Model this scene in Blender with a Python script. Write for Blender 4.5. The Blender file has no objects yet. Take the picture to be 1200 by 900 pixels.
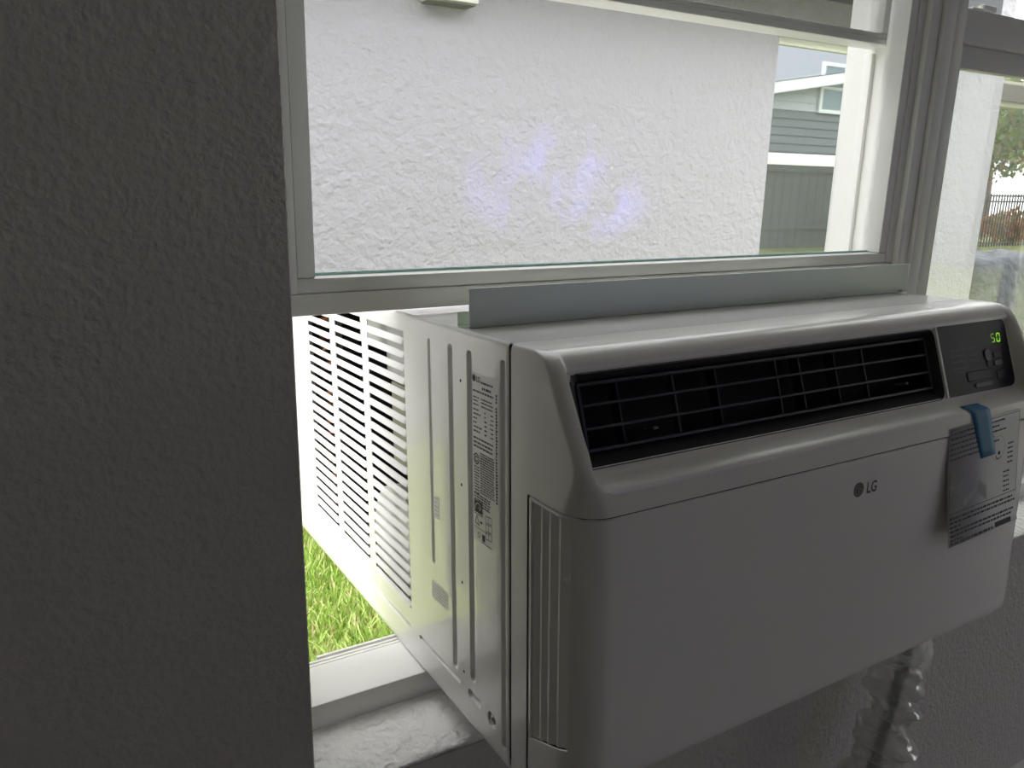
import bpy, bmesh, math, random
from mathutils import Vector, Matrix
random.seed(7)
S = bpy.context.scene
COL = S.collection
PI = math.pi

# ------------------------------------------------------------------ camera, sky, exposure
FWD = Vector((0.4956, 0.8321, -0.2490)).normalized()
RGT = Vector((0.8616, -0.5071, 0.0200)); RGT = (RGT - FWD * RGT.dot(FWD)).normalized()
UP = RGT.cross(FWD)
cd = bpy.data.cameras.new('camera'); cam = bpy.data.objects.new('camera', cd); COL.objects.link(cam)
cam.matrix_world = Matrix(((RGT.x, UP.x, -FWD.x, -0.3073), (RGT.y, UP.y, -FWD.y, -0.5034), (RGT.z, UP.z, -FWD.z, 0.5025), (0, 0, 0, 1)))
cd.sensor_width = 36.0; cd.lens = 36.0 * 933.3 / 1200.0; cd.clip_start = 0.02; cd.clip_end = 300
S.camera = cam

W_ = bpy.data.worlds.new('overcast_sky'); S.world = W_; W_.use_nodes = True
nt = W_.node_tree; nt.nodes.clear()
wo = nt.nodes.new('ShaderNodeOutputWorld'); bg = nt.nodes.new('ShaderNodeBackground')
tc = nt.nodes.new('ShaderNodeTexCoord'); sp = nt.nodes.new('ShaderNodeSeparateXYZ'); cr = nt.nodes.new('ShaderNodeValToRGB')
nt.links.new(tc.outputs['Generated'], sp.inputs[0]); nt.links.new(sp.outputs['Z'], cr.inputs[0])
cr.color_ramp.elements[0].position = 0.0; cr.color_ramp.elements[0].color = (0.88, 0.88, 0.89, 1)
cr.color_ramp.elements[1].position = 0.8; cr.color_ramp.elements[1].color = (0.99, 0.98, 0.975, 1)
nt.links.new(cr.outputs[0], bg.inputs[0]); bg.inputs[1].default_value = 1.0
nt.links.new(bg.outputs[0], wo.inputs[0])

vs = S.view_settings
vs.view_transform = 'Standard'; vs.look = 'None'; vs.gamma = 1.0; vs.use_curve_mapping = False
vs.exposure = 2.8
S.cycles.use_denoising = True
S.cycles.max_bounces = 14; S.cycles.diffuse_bounces = 7; S.cycles.glossy_bounces = 6
S.cycles.transparent_max_bounces = 24; S.cycles.transmission_bounces = 8
S.cycles.sample_clamp_indirect = 6.0

def portal(name, loc, sx, sy, rot):
    l = bpy.data.lights.new(name, 'AREA'); l.shape = 'RECTANGLE'; l.size = sx; l.size_y = sy
    l.cycles.is_portal = True
    o = bpy.data.objects.new(name, l); COL.objects.link(o); o.location = loc; o.rotation_euler = rot
    return o

# ------------------------------------------------------------------ dimensions (metres; x along the wall, y outwards, z up; z=0 underside of the unit)
TH = 0.0402                       # the unit leans back to drain
Y_WALL, Y_FRAME, Y_SASH, Y_GLASS, Y_OUT = 0.097, 0.185, 0.2217, 0.249, 0.330
X_RET, X_SASH0, X_SASH1 = -0.145, -0.118, 0.7640
FLOOR, CEIL, GROUND = -0.62, 1.90, -0.75
ROOM_L, ROOM_R, ROOM_B = -2.0, 4.3, -2.9
W2_0, W2_1 = 0.788, 1.70
WIN_TOP = 1.43
NB = 2.9                          # stucco wall across the lawn

# ------------------------------------------------------------------ materials
MATS = {}
def mat(name, col, rough=0.5, metal=0.0, coat=0.0, coat_r=0.03, spec=0.5, bump=None, var=None, emis=None, alpha=None, trans=0.0, sss=None):
    if name in MATS: return MATS[name]
    m = bpy.data.materials.new(name); m.use_nodes = True; N = m.node_tree.nodes; L = m.node_tree.links
    b = N['Principled BSDF']
    b.inputs['Base Color'].default_value = (*col, 1); b.inputs['Roughness'].default_value = rough
    b.inputs['Metallic'].default_value = metal; b.inputs['Coat Weight'].default_value = coat
    b.inputs['Coat Roughness'].default_value = coat_r; b.inputs['Specular IOR Level'].default_value = spec
    if emis: b.inputs['Emission Color'].default_value = (*emis[0], 1); b.inputs['Emission Strength'].default_value = emis[1]
    if bump or var:
        t = N.new('ShaderNodeTexCoord')
    if bump:      # (scale, distance, detail, kind)
        last = None
        for (sc, dist, det, kind) in bump:
            if kind == 'noise':
                n = N.new('ShaderNodeTexNoise'); n.inputs['Scale'].default_value = sc; n.inputs['Detail'].default_value = det
                n.inputs['Roughness'].default_value = 0.5; out = n.outputs['Fac']
            elif kind == 'blob':   # splats of drywall mud: flattened noise islands
                n = N.new('ShaderNodeTexNoise'); n.inputs['Scale'].default_value = sc; n.inputs['Detail'].default_value = det
                r = N.new('ShaderNodeValToRGB'); r.color_ramp.elements[0].position = 0.45; r.color_ramp.elements[1].position = 0.62
                L.new(n.outputs['Fac'], r.inputs[0]); out = r.outputs[0]
            else:
                n = N.new('ShaderNodeTexVoronoi'); n.inputs['Scale'].default_value = sc; out = n.outputs['Distance']
            L.new(t.outputs['Object'], n.inputs['Vector'])
            bp = N.new('ShaderNodeBump'); bp.inputs['Distance'].default_value = dist; bp.inputs['Strength'].default_value = 1.0
            L.new(out, bp.inputs['Height'])
            if last: L.new(last.outputs[0], bp.inputs['Normal'])
            last = bp
        L.new(last.outputs[0], b.inputs['Normal'])
    if var:       # (scale, colour_b, detail)
        n = N.new('ShaderNodeTexNoise'); n.inputs['Scale'].default_value = var[0]; n.inputs['Detail'].default_value = var[2]
        L.new(t.outputs['Object'], n.inputs['Vector'])
        r = N.new('ShaderNodeValToRGB'); r.color_ramp.elements[0].position = 0.35; r.color_ramp.elements[1].position = 0.65
        r.color_ramp.elements[0].color = (*col, 1); r.color_ramp.elements[1].color = (*var[1], 1)
        L.new(n.outputs['Fac'], r.inputs[0]); L.new(r.outputs[0], b.inputs['Base Color'])
    MATS[name] = m
    return m

def see_through(name, tint, refl_rough=0.0, dust=0.0, dustcol=(0.8, 0.82, 0.82), ior=1.5, boost=1.0, mesh=None):
    m = bpy.data.materials.new(name); m.use_nodes = True; N = m.node_tree.nodes; L = m.node_tree.links; N.clear()
    o = N.new('ShaderNodeOutputMaterial'); tr = N.new('ShaderNodeBsdfTransparent'); tr.inputs[0].default_value = (*tint, 1)
    gl = N.new('ShaderNodeBsdfGlossy'); gl.inputs['Roughness'].default_value = refl_rough
    fr = N.new('ShaderNodeFresnel')
    ge = N.new('ShaderNodeNewGeometry'); im = N.new('ShaderNodeMapRange'); im.inputs[3].default_value = ior; im.inputs[4].default_value = 1.0 / ior   # same glass from both faces of a thin pane
    L.new(ge.outputs['Backfacing'], im.inputs[0]); L.new(im.outputs[0], fr.inputs[0])
    mu = N.new('ShaderNodeMath'); mu.operation = 'MULTIPLY'; mu.inputs[1].default_value = boost; mu.use_clamp = True
    L.new(fr.outputs[0], mu.inputs[0])
    mx = N.new('ShaderNodeMixShader'); L.new(mu.outputs[0], mx.inputs[0]); L.new(tr.outputs[0], mx.inputs[1]); L.new(gl.outputs[0], mx.inputs[2])
    last = mx
    if dust > 0:
        df = N.new('ShaderNodeBsdfTranslucent'); df.inputs[0].default_value = (*dustcol, 1)
        dd = N.new('ShaderNodeBsdfDiffuse'); dd.inputs[0].default_value = (*dustcol, 1)
        ad = N.new('ShaderNodeMixShader'); ad.inputs[0].default_value = 0.5; L.new(df.outputs[0], ad.inputs[1]); L.new(dd.outputs[0], ad.inputs[2])
        t = N.new('ShaderNodeTexCoord'); n = N.new('ShaderNodeTexNoise'); n.inputs['Scale'].default_value = 5; n.inputs['Detail'].default_value = 6
        L.new(t.outputs['Object'], n.inputs['Vector'])
        mm = N.new('ShaderNodeMath'); mm.operation = 'MULTIPLY'; mm.inputs[1].default_value = dust * 2; L.new(n.outputs['Fac'], mm.inputs[0])
        m2 = N.new('ShaderNodeMixShader'); L.new(mm.outputs[0], m2.inputs[0]); L.new(last.outputs[0], m2.inputs[1]); L.new(ad.outputs[0], m2.inputs[2])
        last = m2
    L.new(last.outputs[0], o.inputs[0])
    MATS[name] = m
    return m

PLASTIC = mat('white_plastic', (0.80, 0.79, 0.77), 0.28, coat=0.35, coat_r=0.08)
PANEL = mat('white_panel', (0.80, 0.80, 0.79), 0.22, coat=0.5, coat_r=0.06)
METAL = mat('white_enamel', (0.86, 0.85, 0.84), 0.30, coat=0.9, coat_r=0.02)
DARK = mat('black_plastic', (0.012, 0.011, 0.016), 0.55)
DARKBAR = mat('black_grille', (0.030, 0.028, 0.036), 0.42)
CORE = mat('dark_cavity', (0.01, 0.01, 0.01), 0.9)
GLOSSBLK = mat('control_black', (0.012, 0.0125, 0.015), 0.40, spec=0.2)
VINYL = mat('white_vinyl', (0.80, 0.80, 0.77), 0.38, bump=[(30, 0.0006, 2, 'noise')])
WALLP = mat('grey_wall_paint', (0.60, 0.585, 0.55), 0.75, bump=[(135, 0.0021, 2.0, 'noise'), (60, 0.0014, 1.0, 'noise')])
SILLP = mat('white_wall_paint', (0.87, 0.86, 0.84), 0.7, bump=[(150, 0.0035, 3.0, 'noise'), (70, 0.0016, 1.5, 'blob')])
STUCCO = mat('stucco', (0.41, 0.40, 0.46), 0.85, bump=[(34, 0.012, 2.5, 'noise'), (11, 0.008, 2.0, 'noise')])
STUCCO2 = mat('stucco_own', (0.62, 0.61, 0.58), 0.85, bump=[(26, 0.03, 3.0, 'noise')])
CEILM = mat('ceiling_paint', (0.75, 0.75, 0.73), 0.8)
FLOORM = mat('floor_vinyl', (0.28, 0.25, 0.21), 0.45, var=(6, (0.20, 0.17, 0.14), 5))
ALU = mat('painted_aluminium', (0.60, 0.66, 0.58), 0.42, metal=0.2)
STEEL = mat('screw_steel', (0.55, 0.54, 0.52), 0.3, metal=1.0)
COPPER = mat('copper', (0.62, 0.27, 0.16), 0.3, metal=1.0)
FINS = mat('coil_fins', (0.05, 0.05, 0.05), 0.5, metal=0.3)
FOAM = mat('grey_foam', (0.62, 0.62, 0.66), 0.8)
FANW = mat('fan_plastic', (0.72, 0.72, 0.74), 0.5)
PAPER = mat('label_paper', (0.88, 0.87, 0.86), 0.4)
SHEET = mat('sheet_film', (0.62, 0.62, 0.65), 0.5)
INK = mat('ink', (0.03, 0.03, 0.035), 0.6)
INKGREY = mat('ink_grey', (0.05, 0.05, 0.055), 0.6)
LOGO = mat('logo_grey', (0.075, 0.075, 0.078), 0.45)
TAPE = mat('blue_tape', (0.025, 0.19, 0.40), 0.5)
LED = mat('led_green', (0.1, 0.3, 0.02), 0.5, emis=((0.40, 1.0, 0.03), 0.11))
LEDDIM = mat('led_dim', (0.1, 0.3, 0.02), 0.5, emis=((0.5, 1.0, 0.2), 0.030))
GLASS = see_through('window_glass', (0.80, 0.803, 0.80), dust=0.028, boost=1.0)
GEDGE = mat('glass_edge', (0.35, 0.62, 0.58), 0.15, coat=0.5)
SCREEN = see_through('insect_screen', (0.84, 0.85, 0.84), dust=0.045, dustcol=(0.45, 0.46, 0.46), boost=0.2)
CORD = mat('cord_rubber', (0.05, 0.05, 0.05), 0.5)

# ------------------------------------------------------------------ mesh helpers
def finish(name, me, material, parent=None, smooth=None):
    if smooth is not None:
        me.shade_smooth(); me.set_sharp_from_angle(angle=math.radians(smooth))
    ms = material if isinstance(material, (list, tuple)) else [material]
    for m in ms: me.materials.append(m)
    o = bpy.data.objects.new(name, me); COL.objects.link(o)
    if parent: o.parent = parent
    return o
def pydata(name, v, f, material, parent=None, smooth=None):
    me = bpy.data.meshes.new(name); me.from_pydata([tuple(p) for p in v], [], f); me.update()
    return finish(name, me, material, parent, smooth)
def from_bm(name, bm, material, parent=None, smooth=None):
    bmesh.ops.recalc_face_normals(bm, faces=bm.faces)
    me = bpy.data.meshes.new(name); bm.to_mesh(me); bm.free()
    return finish(name, me, material, parent, smooth)
def add_box(bm, x0, x1, y0, y1, z0, z1, bev=0.0, seg=2):
    b2 = bmesh.new()
    bmesh.ops.create_cube(b2, size=1.0)
    for v in b2.verts:
        v.co = Vector(((x0 + x1) / 2 + v.co.x * (x1 - x0), (y0 + y1) / 2 + v.co.y * (y1 - y0), (z0 + z1) / 2 + v.co.z * (z1 - z0)))
    if bev > 0: bmesh.ops.bevel(b2, geom=list(b2.edges), offset=bev, segments=seg, affect='EDGES', profile=0.5)
    t = bpy.data.meshes.new('t'); b2.to_mesh(t); b2.free(); bm.from_mesh(t); bpy.data.meshes.remove(t)
def box(name, dims, material, parent=None, bev=0.0, smooth=None):
    bm = bmesh.new()
    for d in (dims if isinstance(dims[0], (list, tuple)) else [dims]): add_box(bm, *d, bev=bev)
    return from_bm(name, bm, material, parent, 40 if (bev > 0 and smooth is None) else smooth)
def tube(name, pts, r, material, parent=None, n=10, rfun=None):
    v = []; f = []; pts = [Vector(p) for p in pts]
    for i, p in enumerate(pts):
        d = (pts[min(i + 1, len(pts) - 1)] - pts[max(i - 1, 0)]).normalized()
        a = d.cross(Vector((0.12, 0.95, 0.3))).normalized(); b = d.cross(a)
        for k in range(n):
            t = 2 * PI * k / n; rr = rfun(i, k) if rfun else r
            v.append(p + a * math.cos(t) * rr + b * math.sin(t) * rr)
    for i in range(len(pts) - 1):
        for k in range(n):
            f.append((i * n + k, i * n + (k + 1) % n, (i + 1) * n + (k + 1) % n, (i + 1) * n + k))
    f.append(tuple(range(n - 1, -1, -1))); f.append(tuple((len(pts) - 1) * n + k for k in range(n)))
    return pydata(name, v, f, material, parent, 60)
def sphere(bm, c, r, seg=10, sc=(1, 1, 1)):
    g = bmesh.ops.create_uvsphere(bm, u_segments=seg, v_segments=max(4, seg // 2), radius=r)
    for v in g['verts']: v.co = Vector((v.co.x * sc[0], v.co.y * sc[1], v.co.z * sc[2])) + Vector(c)
def empty(name, loc=(0, 0, 0), rot=(0, 0, 0)):
    o = bpy.data.objects.new(name, None); COL.objects.link(o); o.location = loc; o.rotation_euler = rot
    o.empty_display_size = 0.05
    return o
def tag(o, label=None, cat=None, group=None, kind=None):
    if label: o['label'] = label
    if cat: o['category'] = cat
    if group: o['group'] = group
    if kind: o['kind'] = kind
    return o
def struct(o, label=None): 
    o['kind'] = 'structure'
    if label: o['label'] = label
    return o
def interp(tab, z):
    if z <= tab[0][0]: return tab[0][1]
    for (a, va), (b, vb) in zip(tab, tab[1:]):
        if z <= b: return va + (vb - va) * (z - a) / (b - a)
    return tab[-1][1]
def sst(a, b, x):
    t = min(1, max(0, (x - a) / (b - a))); return t * t * (3 - 2 * t)
def rects(name, rs, to3, material, parent, h=0.00015):
    """flat print: rs = list of quads in a 2D frame, to3 maps (u,v,lift) to space"""
    v = []; f = []
    for q in rs:
        i = len(v); v += [to3(u, w, h) for (u, w) in q]; f.append(tuple(range(i, i + len(q))))
    return pydata(name, v, f, material, parent)
def R4(u0, v0, u1, v1): return [(u0, v0), (u1, v0), (u1, v1), (u0, v1)]
def stroke(pts, w):
    out = []
    for (a, b) in zip(pts, pts[1:]):
        dx, dy = b[0] - a[0], b[1] - a[1]; l = math.hypot(dx, dy) or 1
        nx, ny = -dy / l * w / 2, dx / l * w / 2
        out.append([(a[0] + nx, a[1] + ny), (b[0] + nx, b[1] + ny), (b[0] - nx, b[1] - ny), (a[0] - nx, a[1] - ny)])
    return out
def arc(cx, cy, r, a0, a1, n=14): return [(cx + r * math.cos(math.radians(a0 + (a1 - a0) * i / n)), cy + r * math.sin(math.radians(a0 + (a1 - a0) * i / n))) for i in range(n + 1)]
def words(u0, u1, v, h, rnd, gap=0.25):
    """a line of tiny print: dashes of word length"""
    out = []; u = u0
    while u < u1 - h:
        w = h * rnd.uniform(0.8, 3.6); e = min(u + w, u1); out.append(R4(u, v - h / 2, e, v + h / 2)); u = e + h * rnd.uniform(.35, .6)
    return out
def text_mesh(name, body, size, to3, material, parent, u0, v0, sx=1.0):
    c = bpy.data.curves.new(name, 'FONT'); c.body = body; c.size = size; c.resolution_u = 3; c.offset = size * .02
    t = bpy.data.objects.new(name, c); COL.objects.link(t)
    bpy.context.view_layer.update()
    me = bpy.data.meshes.new_from_object(t.evaluated_get(bpy.context.evaluated_depsgraph_get()))
    bpy.data.objects.remove(t); bpy.data.curves.remove(c)
    for vv in me.vertices: vv.co = Vector(to3(u0 + vv.co.x * sx, v0 + vv.co.y, 0.0002))
    return finish(name, me, material, parent)

# ------------------------------------------------------------------ the room shell
bm = bmesh.new()
add_box(bm, ROOM_L - .15, X_RET - .0012, Y_WALL, Y_OUT - .03, FLOOR - .2, CEIL + .2)
add_box(bm, W2_1 + .03, ROOM_R + .15, Y_WALL, Y_OUT - .03, FLOOR - .2, CEIL + .2)
add_box(bm, X_RET - .0012, W2_1 + .03, Y_WALL, 0.250, FLOOR - .2, -0.0445); add_box(bm, X_RET - .0012, W2_1 + .03, 0.250, Y_OUT - .03, FLOOR - .2, -0.086)
add_box(bm, X_RET - .0012, W2_1 + .03, Y_WALL, Y_OUT - .03, WIN_TOP, CEIL + .2)
struct(from_bm('wall_front', bm, WALLP), 'grey orange-peel textured wall around the windows')
struct(box('trim_1', (X_RET - .0010, X_RET, Y_WALL + .0015, Y_FRAME + .05, -0.0385, WIN_TOP), SILLP), 'white painted side return of the window recess')
# sill with a knobbly, uneven front arris
v = []; f = []; nx = 420; ny = 44
rs = random.Random(3)
edge = [rs.gauss(0, 1) for _ in range(nx + 9)]
for i in range(nx + 1):
    x = X_RET + (W2_1 + .03 - X_RET) * i / nx
    w = sum(edge[i + k] for k in range(5)) / 5
    for j in range(ny + 1):
        t = j / ny
        y = Y_WALL + 0.0002 + (Y_FRAME + .02 - Y_WALL) * t
        z = -0.0382 - (0.0035 * max(0, 1 - t * 14) ** 1.6) + 0.0006 * w * max(0, 1 - t * 6)
        v.append((x, y - (0.0007 * w if j == 0 else 0), z))
for i in range(nx):
    for j in range(ny):
        a = i * (ny + 1) + j; f.append((a, a + ny + 1, a + ny + 2, a + 1))
so = pydata('trim_2', v, f, SILLP, None, 60); struct(so, 'white textured drywall window sill below the unit')
sd = so.modifiers.new('thick', 'SOLIDIFY'); sd.thickness = 0.006; sd.offset = -1
# outside skin of our own house
bm = bmesh.new()
for a in ((ROOM_L - 2, X_RET - .02, Y_OUT - .03, Y_OUT, GROUND - .1, 2.1), (W2_1 + .05, ROOM_R + .2, Y_OUT - .03, Y_OUT, GROUND - .1, 2.1),
          (X_RET - .02, W2_1 + .05, Y_OUT - .03, Y_OUT, GROUND - .1, -0.095), (X_RET - .02, W2_1 + .05, Y_OUT - .03, Y_OUT, WIN_TOP, 2.1)):
    add_box(bm, *a)
struct(from_bm('wall_outside', bm, STUCCO2), 'outer stucco face of the window wall')
struct(box('floor', (ROOM_L - .15, ROOM_R + .15, ROOM_B - .15, Y_WALL, FLOOR - .1, FLOOR), FLOORM))
struct(box('ceiling', (ROOM_L - .15, ROOM_R + .15, ROOM_B - .15, Y_WALL, CEIL, CEIL + .1), CEILM))
struct(box('wall_left', (ROOM_L - .15, ROOM_L, ROOM_B, Y_WALL, FLOOR, CEIL), WALLP))
struct(box('wall_back', (ROOM_L - .15, ROOM_R + .15, ROOM_B - .15, ROOM_B, FLOOR, CEIL), WALLP))
DY0, DY1, DZ1 = -2.35, -0.55, 1.25
bm = bmesh.new()
add_box(bm, ROOM_R, ROOM_R + .15, ROOM_B, DY0, FLOOR, CEIL); add_box(bm, ROOM_R, ROOM_R + .15, DY1, Y_WALL, FLOOR, CEIL)
add_box(bm, ROOM_R, ROOM_R + .15, DY0, DY1, DZ1, CEIL)
struct(from_bm('wall_right', bm, WALLP))
struct(box('baseboard_front', (ROOM_L, ROOM_R, Y_WALL - .014, Y_WALL - .0005, FLOOR, FLOOR + .09), VINYL, bev=.003))
# unseen sliding patio door, added to bring more daylight into the room
d1 = struct(empty('door_1', (ROOM_R + .08, (DY0 + DY1) / 2, FLOOR)), 'unseen sliding glass patio door added to light the room'); d1inv = (ROOM_R + .08, (DY0 + DY1) / 2, FLOOR)
def dl(a): return (a[0] - d1inv[0], a[1] - d1inv[0], a[2] - d1inv[1], a[3] - d1inv[1], a[4] - d1inv[2], a[5] - d1inv[2])
for (a, b) in ((DY0, -1.43), (-1.47, DY1)):
    box('door_frame', [dl(t) for t in ((ROOM_R + .06, ROOM_R + .10, a, a + .06, FLOOR, DZ1), (ROOM_R + .06, ROOM_R + .10, b - .06, b, FLOOR, DZ1),
                       (ROOM_R + .06, ROOM_R + .10, a, b, FLOOR, FLOOR + .08), (ROOM_R + .06, ROOM_R + .10, a, b, DZ1 - .06, DZ1))], VINYL, d1)
    box('pane', dl((ROOM_R + .077, ROOM_R + .083, a + .06, b - .06, FLOOR + .08, DZ1 - .06)), GLASS, d1)
portal('door_daylight', (ROOM_R + .16, (DY0 + DY1) / 2, (FLOOR + DZ1) / 2), DY1 - DY0, DZ1 - FLOOR, (0, PI / 2, 0)).rotation_euler = (PI / 2, 0, PI / 2)
portal('window_daylight', ((X_RET + W2_1) / 2, Y_OUT + .01, 0.70), W2_1 - X_RET, 1.5, (-PI / 2, 0, 0))

# ------------------------------------------------------------------ windows
def frame_parts(win, x0, x1):
    # outer frame: jambs, head, sill
    for (a, b) in ((x0, x0 + .027), (x1 - .027, x1)):
        box('jamb', [(a, b, 0.206, Y_OUT + .012, -.0105, WIN_TOP)], VINYL, win, bev=.0016)
    box('head', (x0 + .027, x1 - .027, 0.206, Y_OUT + .012, WIN_TOP - .03, WIN_TOP), VINYL, win, bev=.0016)

w1 = struct(empty('window_1', (0.32, .25, -.04)), 'white vinyl single-hung window with its lower sash raised onto the unit')
w2 = struct(empty('window_2', (1.25, .25, -.04)), 'closed white vinyl window with insect screen beside the mullion')
def wl(w, d): l = w.location; return (d[0] - l.x, d[1] - l.x, d[2] - l.y, d[3] - l.y, d[4] - l.z, d[5] - l.z)
def wbox(w, name, dims, m, bev=0.0012):
    ds = dims if isinstance(dims[0], (list, tuple)) else [dims]
    return box(name, [wl(w, d) for d in ds], m, w, bev=bev)
# window 1 jambs: the inner face is at x = X_SASH1 on the right; outdoor half shows as a white track
wbox(w1, 'jamb', [(X_RET, X_SASH0 - .004, Y_FRAME, 0.214, -.0105, WIN_TOP), (X_RET, X_SASH0 - .0004, 0.2145, Y_OUT + .012, -.0105, WIN_TOP)], VINYL)
wbox(w1, 'jamb', [(X_SASH1 + .001, 0.788, 0.2135, Y_OUT + .012, -.0105, WIN_TOP)], VINYL, .002)
wbox(w1, 'track', [(X_SASH1 - .006, X_SASH1 + .001, 0.292, 0.306, -.0105, 0.688)], VINYL)
wbox(w1, 'head', (X_RET, 0.788, Y_FRAME, Y_OUT + .012, WIN_TOP - .03, WIN_TOP), VINYL)
# sill member: front upstand, flat, outer ridges
wbox(w1, 'frame_sill', [(X_RET, 0.788, Y_FRAME, 0.252, -.040, -.0105)], VINYL, .0022)
wbox(w1, 'sill_ridge', [(X_RET + .01, 0.78, 0.2535, 0.258, -.045, -.0118)], VINYL, .0008)
wbox(w1, 'sill_ridge', [(X_RET + .01, 0.78, 0.262, 0.266, -.055, -.0135)], VINYL, .0008)
wbox(w1, 'sill_ridge', [(X_RET + .055, 0.78, 0.270, 0.274, -.060, -.0135)], VINYL, .0008)
wbox(w1, 'outer_sill', [(X_RET, 0.788, 0.258, 0.300, -.085, -.050)], VINYL)

def sash(w, name, x0, x1, z0, z1, yf, bot=.0343, stile=.0303):
    """welded sash: rails and stiles with a stepped glazing bead, deep-set pane"""
    yb = yf + .036
    step = .0142 if bot < .04 else .02
    wbox(w, 'bottom_rail', [(x0, x1, yf, yb, z0, z0 + bot - step), (x0 + .0125, x1 - .0125, yf + .0022, yb - .002, z0 + bot - step + .0004, z0 + bot)], VINYL, .0014)
    wbox(w, 'top_rail', [(x0, x1, yf, yb, z1 - .030, z1), (x0 + .0125, x1 - .0125, yf + .0022, yb - .002, z1 - .046, z1 - .0304)], VINYL, .0014)
    for sgn, xe in ((1, x0), (-1, x1)):
        a, b = sorted((xe, xe + sgn * .0128)); c, d = sorted((xe + sgn * .0132, xe + sgn * stile))
        wbox(w, 'stile', [(a, b, yf, yb, z0 + bot - step + .0003, z1 - .0303), (c, d, yf + .0022, yb - .002, z0 + bot + .0004, z1 - .0464)], VINYL, .0014)
    g = wbox(w, 'pane', (x0 + stile - .006, x1 - stile + .006, yf + .0255, yf + .0295, z0 + bot - .006, z1 - .040), GLASS, 0)
    wbox(w, 'glass_spacer', [(x0 + stile, x1 - stile, yf + .0215, yf + .0252, z0 + bot + .0002, z0 + bot + .0028)], GEDGE, 0)
    return g
sash(w1, 'sash', X_SASH0, X_SASH1 + .0015, 0.3757, 1.105, Y_SASH)
# outer fixed sash with the meeting rail seen through the raised glass
wbox(w1, 'meeting_rail', [(X_SASH0, X_SASH1, 0.2620, 0.300, 0.6935, 0.7015), (X_SASH0, X_SASH1, 0.2650, 0.285, 0.7018, 0.709)], VINYL, .0015)
wbox(w1, 'upper_pane', (X_SASH0, X_SASH1, 0.271, 0.275, 0.7095, WIN_TOP - .031), GLASS, 0)
wbox(w1, 'upper_stile', [(X_SASH1 - .03, X_SASH1, 0.2625, 0.287, 0.7095, WIN_TOP - .031)], VINYL)
wbox(w1, 'upper_stile', [(X_SASH0, X_SASH0 + .03, 0.2625, 0.287, 0.7095, WIN_TOP - .031)], VINYL)
# mullion joining the two windows
mu = struct(box('trim_3', [(0.789, 0.8135, 0.2075, Y_OUT + .01, -.0105, WIN_TOP), (0.8143, 0.8395, 0.2095, Y_OUT + .01, -.0105, WIN_TOP)], VINYL, bev=.0018), 'vertical mullion between the two windows')
# window 2
wbox(w2, 'jamb', [(W2_1 - .03, W2_1 + .028, Y_FRAME, Y_OUT + .012, -.0105, WIN_TOP)], VINYL)
wbox(w2, 'frame_sill', [(0.842, W2_1, Y_FRAME, Y_OUT + .02, -.040, -.0105)], VINYL, .002)
wbox(w2, 'head', (0.842, W2_1, Y_FRAME, Y_OUT + .012, WIN_TOP - .03, WIN_TOP), VINYL)
X2 = 0.8405
yf = Y_SASH; 
wbox(w2, 'stile', [(X2, X2 + .0135, yf, yf + .036, -.0095, 0.749), (X2 + .0142, X2 + .0245, yf + .003, yf + .034, .03, 0.7035), (X2 + .0252, X2 + .0335, yf + .008, yf + .030, .03, 0.7035)], VINYL)
wbox(w2, 'stile', [(W2_1 - .064, W2_1 - .031, yf, yf + .036, -.0095, 0.749)], VINYL)
wbox(w2, 'meeting_rail', [(X2 + .014, W2_1 - .032, yf, yf + .036, 0.7045, 0.749), (X2 + .034, W2_1 - .04, yf + .012, yf + .030, 0.6725, 0.704)], VINYL)
wbox(w2, 'latch', [(X2 + .036, X2 + .085, yf + .004, yf + .030, 0.7495, 0.7535), (X2 + .075, X2 + .11, yf + .012, yf + .022, 0.7525, 0.762)], VINYL, .002)
wbox(w2, 'bottom_rail', [(X2 + .014, W2_1 - .032, yf, yf + .036, -.009, .03)], VINYL)
wbox(w2, 'pane', (X2 + .030, W2_1 - .06, yf + .018, yf + .022, .025, .70), GLASS, 0)
wbox(w2, 'upper_pane', (0.842, W2_1 - .03, 0.271, 0.275, 0.745, WIN_TOP - .03), GLASS, 0)
wbox(w2, 'outer_meeting_rail', [(0.842, W2_1 - .03, 0.2625, 0.287, 0.706, 0.744)], VINYL)
sc = wbox(w2, 'insect_screen', (0.842, W2_1 - .03, 0.300, 0.3008, .0, .71), SCREEN, 0)

# ------------------------------------------------------------------ the air conditioner
AC = empty('window_air_conditioner', (0, 0, 0), (-TH, 0, 0))
tag(AC, 'white window air conditioner wedged under the raised sash, black grille and green display', 'air conditioner')
W, H, D, REAR = 0.607, 0.380, 0.097, 0.668
YF = [(.262, -D), (.288, -D), (.298, -.0962), (.306, -.0935), (.314, -.0895), (.3268, -.0815), (.3527, -.0672), (.366, -.0593), (.371, -.0555), (.3745, -.0515), (.377, -.0470), (.379, -.0415), (.380, -.035)]
YR = [(.262, -D), (.2832, -D), (.2848, -.0962), (.2862, -.0935), (.2905, -.0820), (.2925, -.0775), (.2945, -.0755), (.363, -.0535), (.3645, -.0545), (.367, -.0548), (.371, -.0530), (.3745, -.0500), (.377, -.0462), (.379, -.0412), (.380, -.035)]
RAD = [(.262, .030), (.300, .009), (.380, .008)]
INS = [(.374, 0), (.377, .0005), (.379, .0016), (.380, .003)]
HU0, HU1, HZ0, HZ1 = .0170, .4605, .2965, .3625   # air outlet in the slanted face
XST = [.009, .0098, .0105, .0111, .0117, .0123, .0130, .0138, .0147, .0158, .0170, .0185, .0200, .0215, .024, .028, .034, .042, .055, .075, .1, .14, .18, .22, .26, .3035]
XALL = XST + [W - x for x in reversed(XST[:-1])]
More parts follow.
